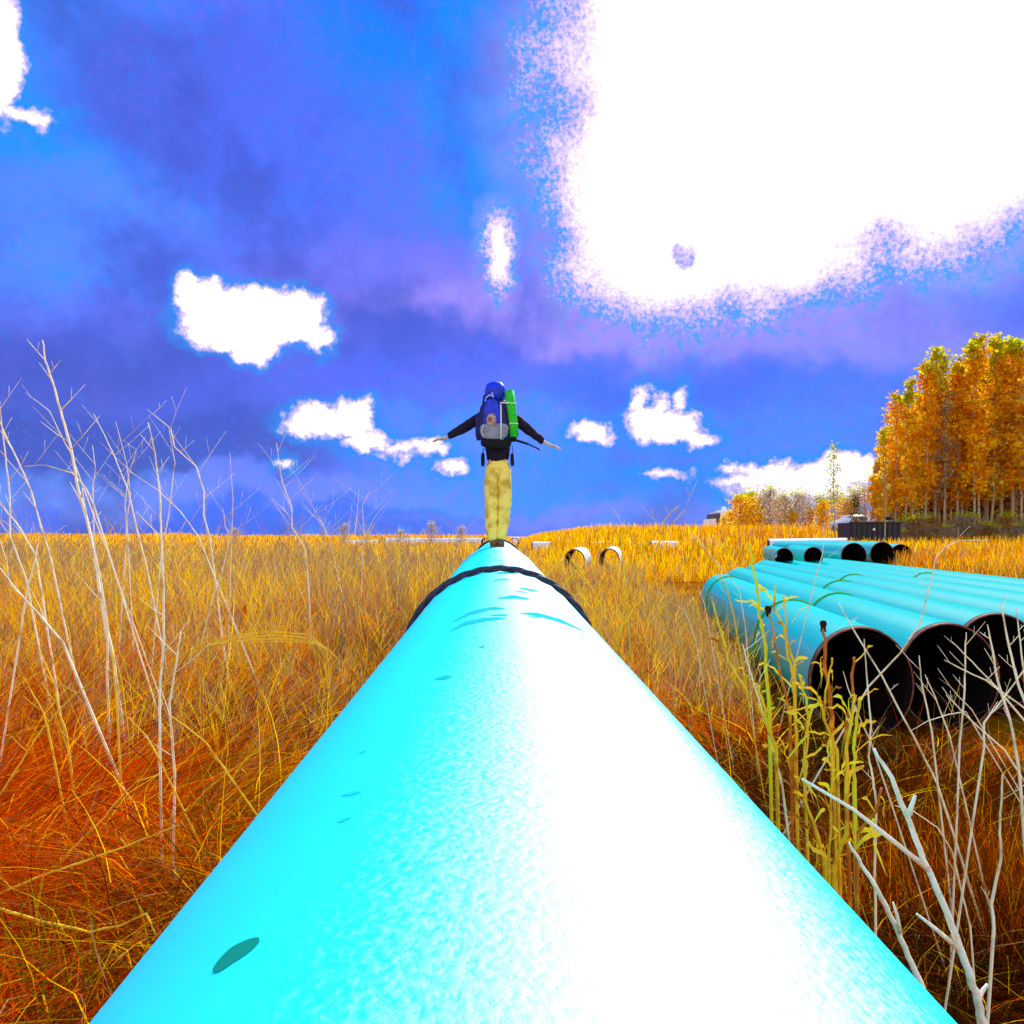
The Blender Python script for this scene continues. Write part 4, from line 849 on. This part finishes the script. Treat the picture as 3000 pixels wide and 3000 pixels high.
# joints: x across, y depth (forward is +y), z up
def hand(side, wrist, tip, V, E, Rr, wi):
    """palm and five fingers grown from the wrist vertex"""
    d_ = (tip - wrist).normalized(); fw = Vector((0, 1, 0)); upv = d_.cross(fw).normalized()
    if upv.z < 0: upv = -upv
    L = (tip - wrist).length; pc = wrist + d_ * L * .42; V.append(pc); Rr.append((.036, .020)); E.append((wi, len(V) - 1)); pi = len(V) - 1
    for k, (off, ln) in enumerate(((.030, .50), (.011, .58), (-.009, .55), (-.028, .44))):
        q = wrist + d_ * L * .50 + fw * off; q2 = q + d_ * L * ln * .5 + upv * .004; q3 = q + d_ * L * ln - upv * .010
        V += [q, q2, q3]; n_ = len(V); Rr += [(.0125, .0125), (.0112, .0112), (.0095, .0095)]; E += [(pi, n_ - 3), (n_ - 3, n_ - 2), (n_ - 2, n_ - 1)]
    q = wrist + d_ * L * .20 + fw * .028; q2 = q + d_ * L * .16 + fw * .030; q3 = q2 + d_ * L * .20 + fw * .008 - upv * .008
    V += [q, q2, q3]; n_ = len(V); Rr += [(.014, .014), (.011, .011), (.009, .009)]; E += [(wi, n_ - 3), (n_ - 3, n_ - 2), (n_ - 2, n_ - 1)]
V = [C1(868, 930), C1(862, 760, .02), C1(855, 560, .03), C1(852, 455, .04), C1(850, 400, .06), C1(850, 350, .07), C1(850, 300, .075), C1(850, 272, .075)]
Rr = [(.10, .075), (.11, .08), (.14, .09), (.075, .065), (.055, .055), (.072, .085), (.078, .098), (.055, .07)]
E = [(0, 1), (1, 2), (2, 3), (3, 4), (4, 5), (5, 6), (6, 7)]
for side, sh, el, wr, tip in ((-1, (725, 505), (560, 620), (392, 716), (256, 749)), (1, (1010, 520), (1150, 640), (1296, 765), (1452, 822))):
    a, b_, c_ = C1(*sh, .04), C1(*el, .02), C1(*wr, 0); t_ = C1(*tip, .01); i0 = len(V); V += [a, b_, c_]; Rr += [(.055, .055), (.040, .040), (.026, .024)]; E += [(2, i0), (i0, i0 + 1), (i0 + 1, i0 + 2)]
    hand(side, c_, t_, V, E, Rr, i0 + 2)
for hip, kn, an, to in (((810, 960), (812, 1330), (812, 1660), (815, 1715)), ((925, 960), (925, 1330), (900, 1640), (890, 1705))):
    i0 = len(V); V += [C1(*hip), C1(*kn), C1(*an), C1(to[0], to[1], .07)]; Rr += [(.075, .075), (.045, .045), (.032, .032), (.03, .028)]; E += [(0, i0), (i0, i0 + 1), (i0 + 1, i0 + 2), (i0 + 2, i0 + 3)]
body = skin('body', V, E, Rr, m_skin, pe, 2, 0)
# face on the far side of the head, hair
hc = C1(850, 318, .075)
f = MB(); f.tube([hc + Vector((0, .085, .01)), hc + Vector((0, .112, -.018)), hc + Vector((0, .09, -.03))], [.008, .013, .009], 8); f.build('nose', m_skin, pe, True)
for s in (-1, 1):
    f = MB(); f.lathe([(.001, .010), (.009, .007), (.012, 0), (.009, -.007), (.001, -.010)], 12, hc + Vector((s * .03, .088, .012))); f.build('eye', m_dark, pe, True)
    f = MB(); f.lathe([(.001, .03), (.008, .022), (.010, 0), (.006, -.02), (.001, -.03)], 12, hc + Vector((s * .082, -.002, .0)), 1, 2); f.build('ear', m_skin, pe, True)
f = MB(); f.tube([hc + Vector((-.022, .087, -.045)), hc + Vector((0, .094, -.047)), hc + Vector((.022, .087, -.045))], [.002, .005, .002], 6); f.build('mouth', mat('lips', (.5, .15, .12)), pe, True)
f = MB(); prof = [(.001, .088), (.05, .078), (.082, .045), (.09, 0), (.086, -.03), (.07, -.055)]; f.lathe(prof, 24, hc + Vector((0, -.015, .025)), 1, 1.12); f.build('hair', mat('dark_hair', (.03, .018, .01), .7, .2), pe, True)
# jacket
V = [C1(868, 1000), C1(862, 800, .02), C1(856, 600, .03), C1(852, 500, .04), C1(850, 425, .05)]; Rr = [(.165, .15), (.158, .13), (.165, .12), (.11, .09), (.068, .065)]; E = [(0, 1), (1, 2), (2, 3), (3, 4)]
for sh, el, wr in (((725, 505), (560, 620), (388, 716)), ((1010, 520), (1150, 640), (1300, 768))):
    i0 = len(V); V += [C1(*sh, .04), C1((sh[0] + el[0]) / 2, (sh[1] + el[1]) / 2, .03), C1(*el, .02), C1((el[0] + wr[0]) / 2, (el[1] + wr[1]) / 2, .01), C1(*wr, 0)]; Rr += [(.082, .08), (.07, .068), (.062, .06), (.052, .05), (.045, .043)]; E += [(2, i0)] + [(i0 + k, i0 + k + 1) for k in range(4)]
skin('jacket', V, E, Rr, m_jacket, pe, 2, 0, .003)
# trousers
V = [C1(868, 880), C1(868, 985, 0)]; Rr = [(.135, .10), (.138, .118)]; E = [(0, 1)]
for pts, rd in (([(806, 1080), (806, 1330), (806, 1520), (812, 1650), (818, 1700)], [.098, .086, .080, .066, .05]), ([(928, 1080), (930, 1330), (916, 1520), (900, 1640), (894, 1690)], [.098, .084, .076, .062, .05])):
    i0 = len(V); V += [C1(a, b) for a, b in pts]; Rr += [(r_, r_) for r_ in rd]; E += [(1, i0)] + [(i0 + k, i0 + k + 1) for k in range(4)]
skin('trousers', V, E, Rr, m_trs, pe, 3, 0, .0032, 2)
for cx, rot in ((826, -.1), (893, .12)):
    V = [C1(cx, 1700, -.04), C1(cx, 1722, .03), C1(cx, 1732, .15)]
    sh_ = skin('boot', V, [(0, 1), (1, 2)], [(.052, .055), (.05, .046), (.042, .034)], m_shoe, pe, 2)
    MB().box(C1(cx, 1744, .05), (.082, .27, .018)).build('boot_sole', m_sole, sh_, bevel=.006)
tag(pe, 'person in black jacket and khaki trousers balancing on the pipe, arms spread', 'person')
# backpack (worn, but a thing of its own)
bpk = empty('backpack', FEET + C1(850, 760, -.16)); B0 = C1(850, 760, -.16)
m_blue = mat('blue_nylon', (.005, .035, .75), .5, .4, noise=(14, (.0, .015, .30), .45, .65)); m_grey = mat('grey_pocket', (.30, .31, .36), .8, .2, noise=(10, (.20, .2, .24), .4, .7)); m_blk = mat('black_webbing', (.01, .01, .014), .8, .2); m_strap = mat('white_strap', (.8, .8, .74), .7, .2); m_navy = mat('navy_nylon', (.006, .012, .10), .6, .3)
def blob(name, cx, cy, w_, h_, y0, depth, m, parent, pw=3.0, taper=0, tilt=0, seed=0, wr=.004):
    """rounded soft bag panel: superellipsoid, w_/h_ in crop units"""
    c_ = C1(cx, cy, y0) - B0; Vv, Ff = [], []; nu, nv = 28, 18
    for i in range(nv + 1):
        ph = -math.pi / 2 + math.pi * i / nv
        for j in range(nu):
            th = 2 * math.pi * j / nu; sg = lambda a, p: math.copysign(abs(a) ** (2 / p), a)
            X = sg(math.cos(ph), pw) * sg(math.cos(th), pw); Y = sg(math.cos(ph), pw) * sg(math.sin(th), pw); Z = sg(math.sin(ph), pw)
            q = Vector((X * w_ * U / 2 * (1 + taper * Z), Y * depth / 2, Z * h_ * U / 2)); q *= 1 + wr * 4 * math.sin(9 * Z + 5 * X + seed) * math.sin(7 * X - 3 * Y + seed)
            q.x += q.z * tilt; Vv.append(c_ + q)
    for i in range(nv):
        for j in range(nu): j2 = (j + 1) % nu; Ff.append((i * nu + j, i * nu + j2, (i + 1) * nu + j2, (i + 1) * nu + j))
    return link(name, pymesh(name, Vv, Ff), m, parent, True)
blob('main_bag', 850, 590, 330, 400, -.17, .24, m_navy, bpk, 3.4, -.12)
top = blob('top_sack', 845, 318, 195, 200, -.15, .24, m_blue, bpk, 2.5, -.05, wr=.01)
blob('front_panel', 815, 520, 150, 260, -.285, .05, m_blue, bpk, 2.6, -.25, wr=.01)
blob('red_patch', 812, 590, 90, 110, -.315, .03, mat('faded_red_print', (.30, .05, .05), .8, .1, noise=(20, (.45, .35, .3), .4, .6)), bpk, 2.6, -.1)
blob('lower_pocket', 838, 690, 260, 145, -.27, .09, m_grey, bpk, 3.4, .08)
blob('base_panel', 852, 790, 285, 90, -.17, .2, m_blk, bpk, 3.2, .05)
blob('side_pocket', 690, 640, 60, 250, -.16, .16, m_navy, bpk, 3, 0)
blob('hip_pad', 725, 930, 36, 130, -.02, .12, m_blk, bpk, 3); blob('hip_pad', 1000, 930, 34, 120, -.02, .12, m_blk, bpk, 3)
def strap(pts, w_, m=m_strap, y0=-.33):
    s = MB(); Pp = [C1(a, b, y0 + (p[0] if p else 0)) - B0 for a, b, *p in pts]
    s.tube(Pp, w_, 6); s.build('strap', m, bpk, True)
strap([(897, 450), (900, 600), (898, 770)], .008); strap([(890, 432), (990, 428)], .009, y0=-.28); strap([(760, 385), (800, 360), (830, 385), (815, 340)], .006, y0=-.285); strap([(740, 640), (720, 700), (745, 750)], .004, y0=-.325)
strap([(935, 480), (965, 600), (975, 740)], .010, m_blk, y0=-.28); strap([(912, 740), (922, 780), (918, 800)], .012, m_strap, -.25); strap([(742, 350), (738, 400), (725, 470)], .012, m_blk, -.2); strap([(735, 830), (722, 900), (718, 990)], .006, m_blk, -.1); strap([(1000, 800), (1012, 900), (1018, 1000)], .005, m_blk, -.08)
strap([(960, 575), (1000, 580)], .006, y0=-.2)
tag(bpk, 'blue and grey hiking backpack on the back of the person, taller than the head', 'backpack')
# rolled mat
mt = empty('rolled_mat', FEET + C1(1018, 740, -.24)); M0 = C1(1018, 740, -.24); a = C1(1018, 738, -.24) - M0; b = C1(975, 318, -.24) - M0
m_matg = mat('green_foam', (.02, .55, .02), .75, .2, noise=(55, (.35, .9, .15), .60, .68)); s = MB(); s.tube([a, a.lerp(b, .33), a.lerp(b, .66), b], [.054, .056, .054, .052], 22); s.build('mat_roll', m_matg, mt, True)
s = MB(); ax = (b - a).normalized(); 
for t_ in (.0, 1.0):
    q = a.lerp(b, t_) ; pts = []
    for i in range(60): th = i / 60 * 14; r_ = .006 + .0032 * th; pts.append(q + Vector((math.cos(th) * r_, math.sin(th) * r_, .004 if t_ else -.004)))
    s.tube(pts, .002, 4)
s.build('roll_end', mat('dark_green_edge', (.01, .2, .01)), mt)
for t_ in (.28, .72):
    q = a.lerp(b, t_); pts = [q + Vector((math.cos(k / 20 * 6.283) * .058, math.sin(k / 20 * 6.283) * .058, 0)) for k in range(21)]; MB().tube(pts, .005, 5).build('mat_strap', m_strap, mt, True)
tag(mt, 'bright green rolled sleeping mat strapped upright on the right side of the backpack', 'sleeping mat')
pole = empty('camera_tripod', FEET + C1(1000, 755, -.2)); K0 = C1(1000, 755, -.2)
MB().tube([C1(990, 752, -.2) - K0, C1(1150, 800, -.2) - K0], .014, 8).build('upper_leg', m_blk, pole, True); MB().tube([C1(1140, 797, -.2) - K0, C1(1255, 850, -.2) - K0], .009, 8).build('lower_leg', m_blk, pole, True)
MB().box(C1(1000, 760, -.2) - K0, (.10, .06, .045)).build('hinge', m_blk, pole, bevel=.008); MB().tube([C1(1250, 848, -.2) - K0, C1(1264, 858, -.2) - K0], .013, 8).build('foot_tip', mat('grey_rubber', (.2, .2, .2)), pole, True)
tag(pole, 'thin black pole sticking out to the right from under the green mat', 'pole')
